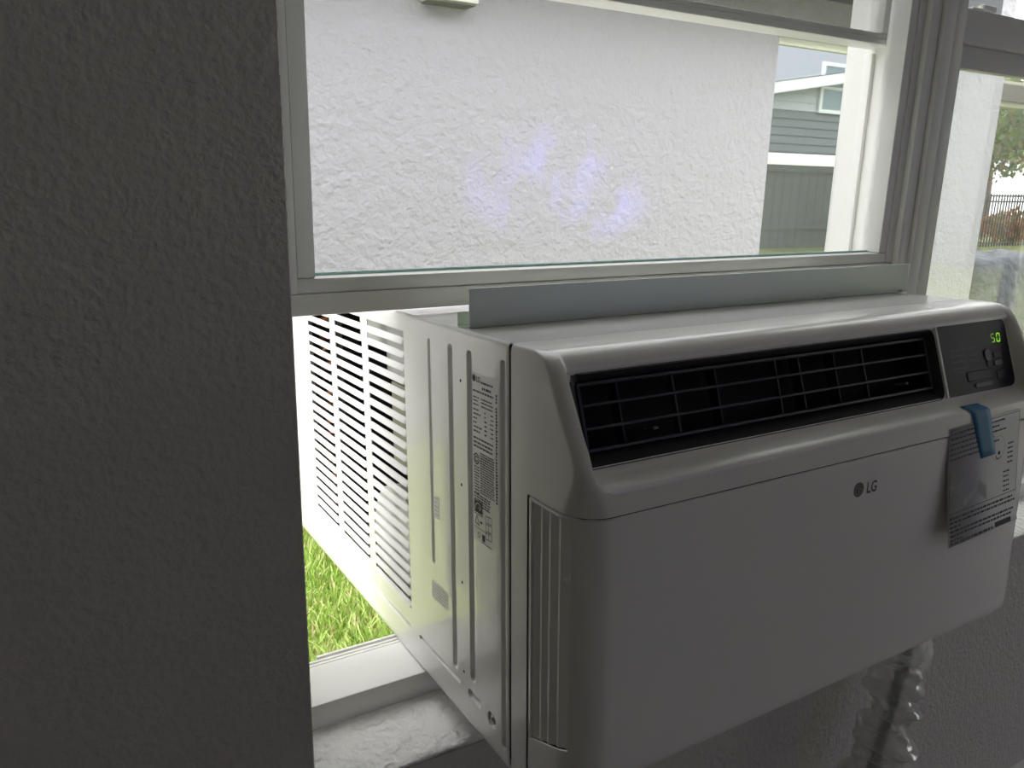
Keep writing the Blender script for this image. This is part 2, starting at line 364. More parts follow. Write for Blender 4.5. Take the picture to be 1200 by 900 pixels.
# stations exactly at the right edge of the outlet
XALL = sorted(set(XALL + [HU1, .4660]))
def u_slice(z, yback, narc=9, nside=8):
    r = interp(RAD, z); yfz = interp(YF, z); yrz = interp(YR, z); ins = interp(INS, z); out = []
    for i in range(nside): out.append((ins, yback + (yfz + r - yback) * i / nside))
    for i in range(narc + 1):
        a = PI / 2 * i / narc; out.append((ins + r - r * math.cos(a), yfz + r - r * math.sin(a)))
    # recess between the cheeks; lower corners of the recess are rounded
    rc = .020; zc = .2835 + rc; xt = .0118
    if z < zc: 
        k = min(1, (zc - z) / rc); xt += rc - rc * math.sqrt(max(0, 1 - k * k))
    h = W / 2
    for x in XALL:
        if x <= h: xx = r + (x - .0085) * (h - r) / (h - .0085) if r > .009 else x
        else: xx = W - (r + (W - x - .0085) * (h - r) / (h - .0085)) if r > .009 else x
        e = min(xx, W - xx)
        s = sst(xt - .0012, xt + .0032, e)
        out.append((xx, yfz + (yrz - yfz) * s))
    for i in range(narc, -1, -1):
        a = PI / 2 * i / narc; out.append((W - ins - r + r * math.cos(a), yfz + r - r * math.sin(a)))
    for i in range(nside - 1, -1, -1): out.append((W - ins, yback + (yfz + r - yback) * i / nside))
    return out
SEAMZ = .2645
zs = [SEAMZ + .0009, .267, .272, .278, .2815, .2832, .2840, .2848, .2855, .2862, .288, .2905, .2925, .2945, HZ0, .299, .302, .306, .310, .314, .320, .3268, .333, .340, .3465, .3527, .358, HZ1, .363, .3645, .3657, .367, .369, .371, .3728, .3745, .3757, .377, .378, .379, .3795, .380]
v = []; f = []; rows = []
for z in zs:
    sl = u_slice(z, 0.0); rows.append(range(len(v), len(v) + len(sl))); v += [(x, y, z) for x, y in sl]
for i in range(len(zs) - 1):
    zc = (zs[i] + zs[i + 1]) / 2
    for k in range(len(rows[0]) - 1):
        x = (v[rows[i][k]][0] + v[rows[i][k + 1]][0]) / 2; y = (v[rows[i][k]][1] + v[rows[i][k + 1]][1]) / 2
        if HZ0 < zc < HZ1 and HU0 < x < HU1 and y < -.045:
            ex = max(0, HU0 + .008 - x, x - HU1 + .004); ez = max(0, HZ0 + .007 - zc, zc - HZ1 + .007)
            if math.hypot(ex, ez) < .0078: continue
        f.append((rows[i][k], rows[i][k + 1], rows[i + 1][k + 1], rows[i + 1][k]))
cap = len(v); top = [q for q in rows[-1] if -.09 < v[q][1] < -.0265]
for q in top: v.append((v[q][0], 0.0, H))
for i in range(len(top) - 1):
    if abs(v[top[i]][0] - v[top[i + 1]][0]) > 1e-6: f.append((top[i], top[i + 1], cap + i + 1, cap + i))
# narrow side cheeks behind the lower panel
for xs in (0.0, W):
    i = len(v); t = .004 if xs == 0 else -.004; zt = SEAMZ + .0009
    v += [(xs, 0, 0), (xs, -.0268, .0175), (xs, -.0268, zt), (xs, 0, zt)]
    v += [(xs, -.0268, .0175), (xs + t, -.0268, .0175), (xs + t, -.0268, zt), (xs, -.0268, zt)]
    f += [(i, i + 1, i + 2, i + 3), (i + 4, i + 5, i + 6, i + 7)] if xs == 0 else [(i + 3, i + 2, i + 1, i), (i + 7, i + 6, i + 5, i + 4)]
bz = pydata('front_bezel', v, f, PLASTIC, AC, 38)
sd = bz.modifiers.new('thick', 'SOLIDIFY'); sd.thickness = .0022; sd.offset = -1
es = bz.modifiers.new('crease', 'EDGE_SPLIT'); es.split_angle = math.radians(40)
# lower front panel that wraps round the corners, side intakes cut out
def zb(y): return .0175 + (.0430 - .0175) * (-y - .0275) / (D - .0275)
pth = []
r = .030
ys_ = [-.0276, -.0308, -.040, -.050, -.060]
for y in ys_: pth.append((0, y))
for i in range(15):
    a = PI / 2 * i / 14; pth.append((r - r * math.cos(a), -(D - r) - r * math.sin(a)))
half = len(pth)
for i in range(1, 20): pth.append((r + (W - 2 * r) * i / 20, -D))
for (x, y) in reversed(pth[:half]): pth.append((W - x, y))
ts = ['b', .004, .010, .0355, .06, .1, .15, .2, 'v', 't2', 't']
v = []; f = []; rows = []
for t in ts:
    row = []
    for (x, y) in pth:
        b = zb(y)
        z = {'b': b, 'v': .2615, 't2': SEAMZ - .0016, 't': SEAMZ - .0004}.get(t, None)
        if z is None: z = b + t
        yy = y; xx = x
        if t in ('b', 't'):   # small rolled edges
            q = .0012
            yy = y + q * (1 if y < -.09 else 0); xx = x + (q if x < .015 else (-q if x > W - .015 else 0))
        row.append(len(v)); v.append((xx, yy, z))
    rows.append(row)
n = len(pth)
for i in range(len(ts) - 1):
    for k in range(n - 1):
        if 3 <= i <= 7:
            if 1 <= k < 5 + 4 or n - 1 - (5 + 4) <= k < n - 2: continue
        f.append((rows[i][k], rows[i][k + 1], rows[i + 1][k + 1], rows[i + 1][k]))
i0 = len(v)
pnl = pydata('front_panel', v, f, PANEL, AC, 40)
sd = pnl.modifiers.new('thick', 'SOLIDIFY'); sd.thickness = .0022; sd.offset = -1
es = pnl.modifiers.new('crease', 'EDGE_SPLIT'); es.split_angle = math.radians(40)
# sloping underside of the front
v = [(.002, -.0276, .0185), (W - .002, -.0276, .0185), (W - .03, -D + .002, .0435), (.03, -D + .002, .0435), (.002, 0, 0.001), (W - .002, 0, .001), (.010, -.085, .040), (W - .010, -.085, .040)]
pydata('underside', v, [(0, 4, 5, 1), (0, 1, 7, 2, 3, 6)], PLASTIC, AC)
# side intake pockets with upright slats
for side in (0, 1):
    sx = (lambda x: x) if side == 0 else (lambda x: W - x)
    yr0, yr1 = -.0308, -.0800
    z0a, z0b, z1 = zb(yr0) + .0355, zb(yr1) + .0355, .2615
    v = [(sx(.0022), yr0, z0a), (sx(.006), yr1, z0b), (sx(.006), yr1, z1), (sx(.0022), yr0, z1),
         (sx(.015), yr0, z0a + .004), (sx(.015), yr1, z0b + .004), (sx(.015), yr1, z1 - .003), (sx(.015), yr0, z1 - .003)]
    pydata('intake_pocket', v, [(4, 5, 6, 7), (0, 1, 5, 4), (3, 7, 6, 2), (0, 4, 7, 3), (1, 2, 6, 5)], PLASTIC, AC)
    for k in range(4):
        ya = -.0330 - k * .0115; yb_ = ya - .0122
        xa, xb = .0016 + (.0012 if k == 3 else 0), .0078; ld = .0022
        za = zb(ya) + .036; zz = z1 - .0012; t = .0012
        sec = [(xa, ya + ld), (xa, ya), (xb, yb_), (xb + t, yb_ + t * .5), (xa + t, ya + t * .3), (xa + t, ya + ld)]
        m_ = len(sec); v = [(sx(x), y, za + (.004 if q in (2, 3) else 0)) for q, (x, y) in enumerate(sec)] + [(sx(x), y, zz) for (x, y) in sec]
        f = [(q, (q + 1) % m_, m_ + (q + 1) % m_, m_ + q) for q in range(m_)] + [tuple(range(m_ - 1, -1, -1)), tuple(range(m_, 2 * m_))]
        pydata('intake_slat', v, f, PLASTIC, AC)
# black backing added behind the seams; their shade is in its colour
box('seam_backing', [(.018, W - .018, -.060, .0, .045, .285), (.006, W - .006, .0005, .030, .004, .374)], CORE, AC)

# --- outlet grille on the slanted face
GA = Vector((0, -.0755, .2945)); GB = Vector((0, -.0535, .363)); GV = (GB - GA).normalized(); GN = Vector((0, GV.z * -1, GV.y)).normalized()
if GN.y > 0: GN = -GN
def G(u, w, n): p = GA + GV * w + GN * n; return (u, p.y, p.z)
def gbox(name, bs, material, parent=AC, bev=0.0006):
    bm = bmesh.new()
    for (u0, u1, w0, w1, n0, n1) in bs:
        b2 = bmesh.new(); bmesh.ops.create_cube(b2, size=1)
        for q in b2.verts: q.co = Vector(G((u0 + u1) / 2 + q.co.x * (u1 - u0), (w0 + w1) / 2 + q.co.y * (w1 - w0), (n0 + n1) / 2 + q.co.z * (n1 - n0)))
        if bev: bmesh.ops.bevel(b2, geom=list(b2.edges), offset=bev, segments=1, affect='EDGES')
        t = bpy.data.meshes.new('t'); b2.to_mesh(t); b2.free(); bm.from_mesh(t); bpy.data.meshes.remove(t)
    return from_bm(name, bm, material, parent)
def rring(u0, u1, w0, w1, r, nseg=5):
    pts = []
    for (cu, cw, a0) in ((u1 - r, w1 - r, 0), (u0 + r, w1 - r, 90), (u0 + r, w0 + r, 180), (u1 - r, w0 + r, 270)):
        for i in range(nseg + 1):
            a = math.radians(a0 + 90 * i / nseg); pts.append((cu + r * math.cos(a), cw + r * math.sin(a)))
    return pts
# surround: outer rounded edge -> inner rounded edge, sinking into the unit
ou = rring(HU0 - .0010, .4600, .0005, .0722, .009); md = rring(HU0 + .002, .4575, .003, .0700, .008); inn = rring(.0285, .4540, .0125, .0655, .004)
v = [G(u, w, .0006) for u, w in ou] + [G(u, w, -.0015) for u, w in md] + [G(u, w, -.010) for u, w in inn] + [G(u, w, -.016) for u, w in inn]
k = len(ou); f = []
for a in range(3):
    for i in range(k): f.append((a * k + i, a * k + (i + 1) % k, (a + 1) * k + (i + 1) % k, (a + 1) * k + i))
pydata('outlet_surround', v, f, DARK, AC, 50)
# cavity box behind
v = [G(u, w, n) for n in (-.016, -.034) for (u, w) in ((.0285, .0125), (.4540, .0125), (.4540, .0655), (.0285, .0655))]
pydata('outlet_cavity', v, [(4, 5, 6, 7), (0, 1, 5, 4), (1, 2, 6, 5), (2, 3, 7, 6), (3, 0, 4, 7)], CORE, AC)
def bars(n0, n1):
    for w in (.0140, .0640): gbox('grille_rail', [(.0275, .4545, w - .0015, w + .0015, n0, n1)], DARKBAR)
    for u in (.0285, .4535): gbox('grille_rail', [(u - .0015, u + .0015, .0130, .0650, n0, n1)], DARKBAR)
    for w in (.0302, .0478): gbox('grille_bar', [(.030, .452, w - .0012, w + .0012, n0, n1)], DARKBAR)
    for u in (.1205, .2385, .3560): gbox('grille_bar', [(u - .0011, u + .0011, .0145, .0635, n0 - .001, n1 - .0008)], DARKBAR)
bars(-.0115, -.0065)
for u in (.073, .178, .282, .330): gbox('air_vane', [(u - .0008, u + .0008, .0140, .0640, -.030, -.019)], DARKBAR, bev=0)
for u in (.098, .4180): gbox('vane_lever', [(u - .004, u + .001, .0215, .0240, -.022, -.0080)], mat('lever_grey', (.12, .12, .125), .35))
# --- control panel
cp = rring(.4660, W - .0205, .0010, .0750, .0085)
k = len(cp); cp2 = [(min(u, u) , w) for u, w in cp]
# left side square: pull the two left corners out
def sq(u, w): return (u, w)
c2 = []
for (u, w) in cp:
    if u < .4750: 
        u = .4655
        w = .0010 if w < .02 else (.0750 if w > .06 else w)
    c2.append((u, w))
v = [G(u, w, .0002) for u, w in c2] + [G(u * .998 + .001, w * .985 + .0005, .0016) for u, w in c2]
f = [tuple(range(k, 2 * k))] + [(i, (i + 1) % k, k + (i + 1) % k, k + i) for i in range(k)]
ctl = pydata('control_panel', v, f, GLOSSBLK, AC)
gbox('panel_divider', [(.4612, .4648, .0010, .0735, -.004, .0022)], PLASTIC)
BTN = mat('button_grey', (.055, .055, .060), .4); BT2 = mat('button_dark', (.013, .013, .016), .40, spec=.25)
def seg7(u, w, hh, on, m, nm):
    ww = hh * .56; t = hh * .13; s = hh * .06
    Sg = {'a': (-ww/2 + s, hh/2 - t, ww/2 - s, hh/2), 'd': (-ww/2 + s, -hh/2, ww/2 - s, -hh/2 + t), 'g': (-ww/2 + s, -t/2, ww/2 - s, t/2),
          'f': (-ww/2 - t/2, s, -ww/2 + t/2, hh/2 - s), 'b': (ww/2 - t/2, s, ww/2 + t/2, hh/2 - s), 'e': (-ww/2 - t/2, -hh/2 + s, -ww/2 + t/2, -s), 'c': (ww/2 - t/2, -hh/2 + s, ww/2 + t/2, -s)}
    rs_ = [[(u + a + .12 * b, w + b), (u + c + .12 * b, w + b), (u + c + .12 * d, w + d), (u + a + .12 * d, w + d)] for (a, b, c, d) in (Sg[x] for x in on)]
    return rects(nm, rs_, lambda a, b, h: G(a, b, .0019), m, ctl)
seg7(.5690, .0545, .0098, 'abcdef', LED, 'display_digit'); seg7(.5588, .0545, .0098, 'c', LED, 'display_digit'); seg7(.5588, .0545, .0098, 'afgd', LEDDIM, 'display_digit')
def button(pts, m, hgt=.0012, nm='button'):
    v = [G(u, w, .0012) for u, w in pts]; cu = sum(p[0] for p in pts) / len(pts); cw = sum(p[1] for p in pts) / len(pts)
    v += [G(cu + (u - cu) * .88, cw + (w - cw) * .86, .0016 + hgt) for u, w in pts]; k = len(pts)
    return pydata(nm, v, [tuple(range(k, 2 * k))] + [(i, (i + 1) % k, k + (i + 1) % k, k + i) for i in range(k)], m, ctl)
button(rring(.5375, .5495, .0300, .0450, .0058), BTN); button(rring(.5385, .5505, .0245, .0340, .0045), BT2, .0006)
button(rring(.5100, .5455, .0058, .0108, .0024), BTN); button(rring(.5515, .5690, .0250, .0310, .0028), BTN)
button(rring(.4985, .5480, .0130, .0235, .002), BT2, .0007); button(rring(.5535, .5720, .0100, .0205, .002), BT2, .0007); button(rring(.5530, .5700, .0330, .0400, .002), BT2, .0007)
rn = random.Random(5)
pr = []
for w in (.0470, .0415, .0355, .0285): pr += words(.4800, .5050, w, .0011, rn); 
for w in (.0470, .0400, .0340): pr += words(.5120, .5270, w, .0010, rn)
pr += stroke([(.4800, .0245), (.5490, .0245)], .0006)
rects('printed_marks', pr, lambda a, b, h: G(a, b, .0018), mat('panel_print', (.075, .075, .08), .5), ctl)

# --- brand mark on the front panel
def FP(u, w, h): return (u, -D - h, w)
def brand(parent, to3, cu, cw, r, m, tm, sz, sx, tu, m2):
    disc = [[(cu + r * math.cos(2 * PI * i / 28), cw + r * math.sin(2 * PI * i / 28)) for i in range(28)]]
    o = rects('logo_disc', disc, to3, m, parent, .00015)
    st = stroke(arc(cu, cw, r * .72, 90, 358, 16), r * .13) + stroke([(cu + r * .72, cw), (cu + r * .22, cw)], r * .13) + stroke([(cu, cw + r * .38), (cu, cw - r * .36), (cu + r * .26, cw - r * .36)], r * .13)
    st.append([(cu - r * .36 + r * .12 * math.cos(a), cw + r * .34 + r * .12 * math.sin(a)) for a in [2 * PI * i / 10 for i in range(10)]])
    rects('logo_face', st, to3, m2, o, .0003)
    text_mesh('brand_letters', 'LG', sz, to3, tm, parent, tu, cw - sz * .36, sx)
brand(AC, FP, .3050, .2350, .0070, LOGO, LOGO, .0150, .82, .3160, mat('logo_line', (.22, .22, .22), .4))

# --- cabinet sheet metal: left side with pressed grooves and three banks of louvres
GROOVES = [(.152, .135, .3635, .0040, .0018), (.1075, .044, .3645, .0052, .0032), (.0705, .0485, .3645, .0054, .0034), (.0128, .0145, .3655, .0044, .0030)]
HG = [(.035, .0960, .1930, .0030, .0028), (.0352, .2160, .5760, .0028, .0030), (.0333, .0535, .0815, .0052, .0034)]
def depth(y, z):
    d = 0
    for (gy, a, b, hw, dep) in GROOVES:
        q = math.hypot(y - gy, max(a + hw - z, 0, z - (b - hw))); d = max(d, dep * (1 - sst(hw * .45, hw, q)))
    for (gz, a, b, hw, dep) in HG:
        q = math.hypot(z - gz, max(a + hw - y, 0, y - (b - hw))); d = max(d, dep * (1 - sst(hw * .45, hw, q)))
    q = math.hypot(y - .0350, z - .0308); d = max(d, .0022 * (1 - sst(.0058, .0075, q)))
    return d
LC = [(.2130, .3175), (.3360, .4325), (.4520, .5465)]      # louvre banks along the side
LZ0, LZ1, NR = .0590, .3620, 22
PITCH = (LZ1 - LZ0) / NR
yl = set(); zl = set()
for (gy, a, b, hw, dep) in GROOVES:
    for k in (-1.05, -.95, -.8, -.65, -.5, -.4, 0, .4, .5, .65, .8, .95, 1.05): yl.add(round(gy + k * hw, 5))
    for e, sg in ((a, 1), (b, -1)):
        for k in (-.1, .1, .3, .5, .75, 1.0, 1.4): zl.add(round(e + sg * k * hw, 5))
for (gz, a, b, hw, dep) in HG:
    for k in (-1.05, -.95, -.8, -.65, -.5, -.4, 0, .4, .5, .65, .8, .95, 1.05): zl.add(round(gz + k * hw, 5))
    for e, sg in ((a, 1), (b, -1)):
        for k in (-.1, .1, .3, .5, .75, 1.0, 1.4): yl.add(round(e + sg * k * hw, 5))
for i in range(13):
    yl.add(round(.0350 + .0078 * math.cos(PI * i / 12), 5)); zl.add(round(.0308 + .0078 * math.cos(PI * i / 12), 5))
for a, b in LC: yl.update((a, b))
zl.update((LZ0, LZ1)); yl.update((.0048, .007, .03, .05, .09, .13, .18, .20, .58, REAR - .002, REAR)); zl.update((.0005, .002, .006, .010, .1, .15, .2, .25, .3, .34, .372, .3765, .3785, .3795, .380))
yl = sorted(y for y in yl if .0048 <= y <= REAR); zl = sorted(z for z in zl if .0005 <= z <= H)
def dedupe(a, keep):
    o = [a[0]]
    for q in a[1:]:
        if q - o[-1] < .00012:
            if q in keep: o[-1] = q
        else: o.append(q)
    return o
yl = dedupe(yl, {q for c in LC for q in c}); zl = dedupe(zl, {LZ0, LZ1})
v = []; f = []
for y in yl:
    for z in zl:
        x = depth(y, z)
        if z > .3765: x += .0022 * ((z - .3765) / .0035) ** 2
        if z < .006: x += .0015 * ((.006 - z) / .006) ** 2
        if y < .007: x += .0008
        v.append((x, y, z))
nz = len(zl)
for i in range(len(yl) - 1):
    for j in range(nz - 1):
        yc = (yl[i] + yl[i + 1]) / 2; zc = (zl[j] + zl[j + 1]) / 2
        if LZ0 < zc < LZ1 and any(a < yc < b for a, b in LC): continue
        a = i * nz + j; f.append((a, a + 1, a + nz + 1, a + nz))
side = pydata('side_panel', v, f, METAL, AC, 35)
sd = side.modifiers.new('thick', 'SOLIDIFY'); sd.thickness = .0011; sd.offset = -1
es = side.modifiers.new('crease', 'EDGE_SPLIT'); es.split_angle = math.radians(35)
# louvre slats, one mesh per bank, each slat an object
for (a, b) in LC:
    L_ = b - a; hgt = PITCH - .0078; e = .0035
    # section: top edge flush, bottom edge flared outwards; rounded ends blend back into the sheet
    ysec = [0, e * .5, e, L_ - e, L_ - e * .5, L_]; fl = [0, .7, 1, 1, .7, 0]
    v = []; f = []
    prof = [(.0004, hgt), (-.0003, hgt * .75), (-.0010, hgt * .35), (-.0016, .0004), (-.0017, -.0004)]
    for (yy, k) in zip(ysec, fl):
        for (px, pz) in prof: v.append((px * k, yy, pz))
        for (px, pz) in reversed(prof): v.append((px * k + .0010, yy, pz + .0003))
    m_ = len(prof) * 2
    for i in range(len(ysec) - 1):
        for j in range(m_): f.append((i * m_ + j, (i + 1) * m_ + j, (i + 1) * m_ + (j + 1) % m_, i * m_ + (j + 1) % m_))
    f.append(tuple(range(m_))); f.append(tuple(range((len(ysec) - 1) * m_ + m_ - 1, (len(ysec) - 1) * m_ - 1, -1)))
    first = None
    for r_ in range(NR):
        z = LZ0 + PITCH * r_ + .0003
        if first is None:
            first = pydata('louver_slat', v, f, METAL, side, 50); o = first
        else:
            o = first.copy(); COL.objects.link(o); o.parent = side
        o.location = (0, a, z)
    # corner webs closing the slot ends
# screws and small holes
def disc_x(name, y, z, r, x, m, parent, n=16, dome=0.0):
    v = [(x, y + r * math.cos(2 * PI * i / n), z + r * math.sin(2 * PI * i / n)) for i in range(n)] + [(x - dome, y + r * .6 * math.cos(2 * PI * i / n), z + r * .6 * math.sin(2 * PI * i / n)) for i in range(n)]
    f = [(i, (i + 1) % n, n + (i + 1) % n, n + i) for i in range(n)] + [tuple(range(n, 2 * n))]
    return pydata(name, v, f, m, parent, 30)
s_ = disc_x('screw', .0350, .0308, .0048, .0019, STEEL, side, dome=.0012)
for q in (stroke([(.0326, .0308), (.0374, .0308)], .0011), stroke([(.0350, .0284), (.0350, .0332)], .0011)):
    v = []; 
    for (a, b) in q[0]: v.append((.00055, a, b))
    pydata('screw_slot', v, [(0, 1, 2, 3)], CORE, AC)
for (y, z) in ((.0872, .3346), (.0882, .2382), (.0896, .1421), (.0885, .0505)):
    disc_x('pin_hole', y, z, .0016, -.0002, CORE, side, 10, .0001)
# rest of the cabinet
box('cabinet_top', (.0028, W - .0028, .0008, REAR, H - .0012, H), METAL, AC)
box('cabinet_right', (W - .0012, W, .0045, REAR, .001, H - .001), METAL, AC)
box('base_pan', (.0016, W - .0016, .0, REAR, .0006, .004), METAL, AC)
box('rear_grille_frame', [(.002, W - .002, REAR - .003, REAR, .004, .05), (.002, W - .002, REAR - .003, REAR, H - .05, H - .002), (.002, .04, REAR - .003, REAR, .05, H - .05), (W - .04, W - .002, REAR - .003, REAR, .05, H - .05)], METAL, AC)
box('inner_bulkhead', (.004, W - .002, .196, .2, .004, H - .002), CORE, AC)
# things glimpsed through the louvres
box('condenser_coil', [(.040, W - .04, .605, .650, .01, H - .02)], FINS, AC)
box('coil_end_plate', (.0385, .0395, .520, .660, .008, H - .015), mat('plate_dark', (.02, .02, .02), .6), AC)
for i in range(15):
    z = .060 + i * .0205
    yy = .562 + (i % 2) * .012
    pts = [(.039, yy - .0085, z + .0045)] + [(.039 - .016 * math.sin(PI * t / 8) , yy - .0085 * math.cos(PI * t / 8), z + .0045 * math.cos(PI * t / 8)) for t in range(9)] + [(.039, yy + .0085, z - .0045)]
    tube('return_bend', pts, .0040, COPPER, AC, 8)
box('foam_block', [(.022, .12, .204, .405, .328, .372), (.024, .12, .204, .325, .292, .3275)], FOAM, AC, bev=.004)
box('compressor_bracket', [(.050, .055, .330, .375, .17, .275)], mat('bracket', (.30, .29, .24), .5), AC)
bm = bmesh.new()
for i in range(24):
    pass
bm.free()
# white fan shroud: a ring drum
v = []; f = []; nn = 40
for i in range(nn):
    a = 2 * PI * i / nn
    for (rr, xx) in ((.075, .030), (.075, .10), (.055, .10), (.055, .028)): v.append((xx, .322 + rr * math.cos(a), .082 + rr * math.sin(a)))
for i in range(nn):
    for j in range(4): f.append((i * 4 + j, i * 4 + (j + 1) % 4, ((i + 1) % nn) * 4 + (j + 1) % 4, ((i + 1) % nn) * 4 + j))
f.append(tuple(i * 4 + 3 for i in range(nn)))
pydata('fan_shroud', v, f, FANW, AC, 40)

# --- rating label on the side
def SP(u, w, h): return (-.0003 - h, u, w)     # u = y (decreases to the right in view)
lab = pydata('rating_label', [SP(.0648, .3470, .0), SP(.0185, .3470, .0), SP(.0185, .1960, 0), SP(.0648, .1960, 0)], [(0, 1, 2, 3)], PAPER, AC)
LU = lambda a: .0648 - a      # a: 0..0.0463 left to right
def LP(u, w, h): return SP(LU(u), w, h + .0001)
rn = random.Random(11); pr = []
pr += words(.0160, .036, .3400, .0016, rn) + words(.018, .0330, .3352, .0020, rn)
pr += words(.0015, .037, .3312, .0016, rn)
for w in (.3258, .3228, .3195): pr += words(.002, .010 + rn.random() * .004, w, .0012, rn) + words(.016, .036, w, .0012, rn)
for i, w in enumerate([.3150, .3112, .3074, .3036, .2998, .2960]):
    pr += words(.002, .006 + .011 * rn.random(), w, .0014, rn) + words(.0215, .0255, w, .0014, rn) + words(.031 + .002 * rn.random(), .037, w, .0012, rn)
for w in (.2900, .2862, .2826): pr += words(.002, .037, w, .0015, rn)
for i in range(17): pr += words(.0135, .0380, .2780 - i * .0022, .00115, rn)
for i in range(10): pr += words(.0025, .0115, .2640 - i * .0026, .0012, rn)
for i in range(7): pr += words(.002, .031, .2392 - i * .0024, .0014, rn) if i < 5 else words(.002, .018, .2392 - i * .0024, .0013, rn)
for i in range(36):     # sideways code strip at the right edge
    w = .3365 - i * .0027
    if rn.random() < .93: pr.append(R4(.0408, w - .0011, .0408 + .0030 * rn.uniform(.6, 1), w + .0009))
pr += stroke(arc(.0066, .2712, .0046, 0, 360, 20), .0012) + stroke(arc(.0068, .2712, .0024, 30, 330, 12), .0010)
pr += stroke([(.0015, .2085), (.0330, .2085)], .0004)
for i in range(3):      # three small pictograms
    w = .2240 - i * .0075
    pr += stroke([(.0225, w), (.0330, w + .0012), (.0330, w - .0050), (.0225, w - .0062), (.0225, w)], .0006) + stroke([(.0275, w + .0006), (.0275, w - .0056)], .0005)
pr += stroke([(.0030, .2120), (.0065, .2195), (.0110, .2115), (.0030, .2120)], .0008) + words(.0125, .0165, .2150, .0020, rn)
pr += stroke(arc(.0105, .2025, .0022, 0, 360, 10), .0006) + [R4(.0160, .1985, .0210, .2050)]
pr += words(.0140, .034, .1972, .0010, rn)
rects('printed_text', pr, LP, INKGREY, lab)
sq_ = rects('star_badge', [R4(.0020, .2205, .0170, .2335)], LP, INK, lab, .0002)
rects('badge_lines', stroke(arc(.0095, .2262, .0052, 10, 200, 16), .0007) + stroke([(.0100, .2280), (.0135, .2255)], .0007) + words(.0030, .0160, .2220, .0011, rn), LP, PAPER, lab, .0004)
def LPB(u, w, h): return LP(u, w, h)
disc = [[(.0036 + .0031 * math.cos(2 * PI * i / 20), .3420 + .0031 * math.sin(2 * PI * i / 20)) for i in range(20)]]
rects('logo_disc', disc, LP, INK, lab, .0003)
text_mesh('brand_letters', 'LG', .0066, LP, INK, lab, .0078, .3395, .85)
# pale small stickers
for (u0, u1, w0, w1, nm) in ((.158, .122, .0975, .1165, 'pale_sticker'), (.1485, .137, .187, .2105, 'pale_sticker')):
    s = pydata(nm, [SP(u0, w1, .0), SP(u1, w1, .0), SP(u1, w0, 0), SP(u0, w0, 0)], [(0, 1, 2, 3)], mat('sticker_white', (.88, .88, .88), .4), AC)
    pr = []
    for i in range(5): pr += [[(a, b + (w0 - w1) * 0) for (a, b) in q] for q in words(.002, abs(u0 - u1) - .002, w1 - (w1 - w0) * (i + .7) / 5.6, .0012, rn)]
    rects('printed_text', [[(u0 - a, b) for (a, b) in q] for q in pr], lambda a, b, h: SP(a, b, h + .0001), mat('faint_ink', (.55, .55, .55), .6), s)

# ------------------------------------------------------------------ sheet and tape on the front (things of their own)
RX = Matrix.Rotation(-TH, 4, 'X')
def ac_empty(name, p):
    o = empty(name); o.location = RX @ Vector(p); o.rotation_euler = (-TH, 0, 0); return o
SH0 = Vector((.50, -.11, .156))
sheet = ac_empty('instruction_sheet', SH0)
tag(sheet, 'printed installation instruction sheet hanging on the front of the unit under blue tape', 'sheet')
def curl(z): t = max(0, (.276 - z) / .12); return -D - .0006 - .0120 * t ** 1.7
def SHP(u, w, h):       # u,w in unit coordinates
    return tuple(Vector((u, curl(w) - h, w)) - SH0)
sx0, sx1 = .4365, .5600
v = []; f = []; n = 16
for i in range(n + 1):
    w = .1555 + (.2745 - .1555) * i / n
    v += [SHP(sx0, w - .002, 0), SHP(sx1, w + .003, 0)]
for i in range(n): f.append((2 * i, 2 * i + 1, 2 * i + 3, 2 * i + 2))
sh = pydata('paper', v, f, SHEET, sheet, 60)
sd = sh.modifiers.new('thick', 'SOLIDIFY'); sd.thickness = .0002; sd.offset = 1
def skew(q): return [(a, b + (a - .498) * .042) for a, b in q]
rn = random.Random(21); pr = []
for i in range(6): pr += words(.4395, .4395 + (.092, .083, .096, .075, .085, .065)[i], .2690 - i * .0052, .0018, rn)
for (z0, n_, a, b) in ((.2410, 5, .5415, .5530), (.2120, 5, .5345, .5480)):
    for i in range(n_): pr += words(a, b - .003 * rn.random(), z0 - i * .0050, .0016, rn)
for i in range(6): pr += words(.4395, (.552, .556, .4600, .553, .549, .4620)[i], .1835 - i * .0043, .0021, rn)
pr += words(.4395, .515, .1585, .0027, rn); pr += [R4(.5180, .1570, .5480, .1625)]
pr += stroke([(.4385, .2730), (.5585, .2730), (.5585, .1885), (.4385, .1885), (.4385, .2730)], .0006)
pr += [[(.5255 + .0022 * math.cos(a), .2340 + .0022 * math.sin(a)) for a in [2 * PI * i / 12 for i in range(12)]]]
pr += stroke(arc(.5250, .2335, .0055, 190, 320, 8), .0013)
rects('printed_text', [skew(q) for q in pr], SHP, INK, sheet, .0003)
dr = []
for a, b in (((.4450, .2100), (.4690, .2230)), ((.4690, .2230), (.4870, .2120)), ((.4870, .2120), (.4620, .1990)), ((.4620, .1990), (.4450, .2100)), ((.4450, .2100), (.4450, .1990)), ((.4450, .1990), (.4620, .1905)),
             ((.4620, .1990), (.4620, .1905)), ((.4620, .1905), (.4870, .2010)), ((.4870, .2120), (.4870, .2010)), ((.4900, .2140), (.5040, .2050)), ((.5040, .2050), (.5040, .1900)), ((.5040, .1900), (.4900, .1990)), ((.4900, .1990), (.4900, .2140))):
    dr += stroke([a, b], .0006)
dr += stroke(arc(.5230, .2400, .0125, 0, 360, 22), .0004)
dr += [[(.4630, .1980), (.4865, .2095), (.4865, .2020), (.4630, .1915)], [(.4910, .2120), (.5030, .2040), (.5030, .1915), (.4910, .1995)]]
rects('line_drawing', [skew(q) for q in dr], SHP, mat('ink_pale', (.36, .36, .38), .5), sheet, .00035)

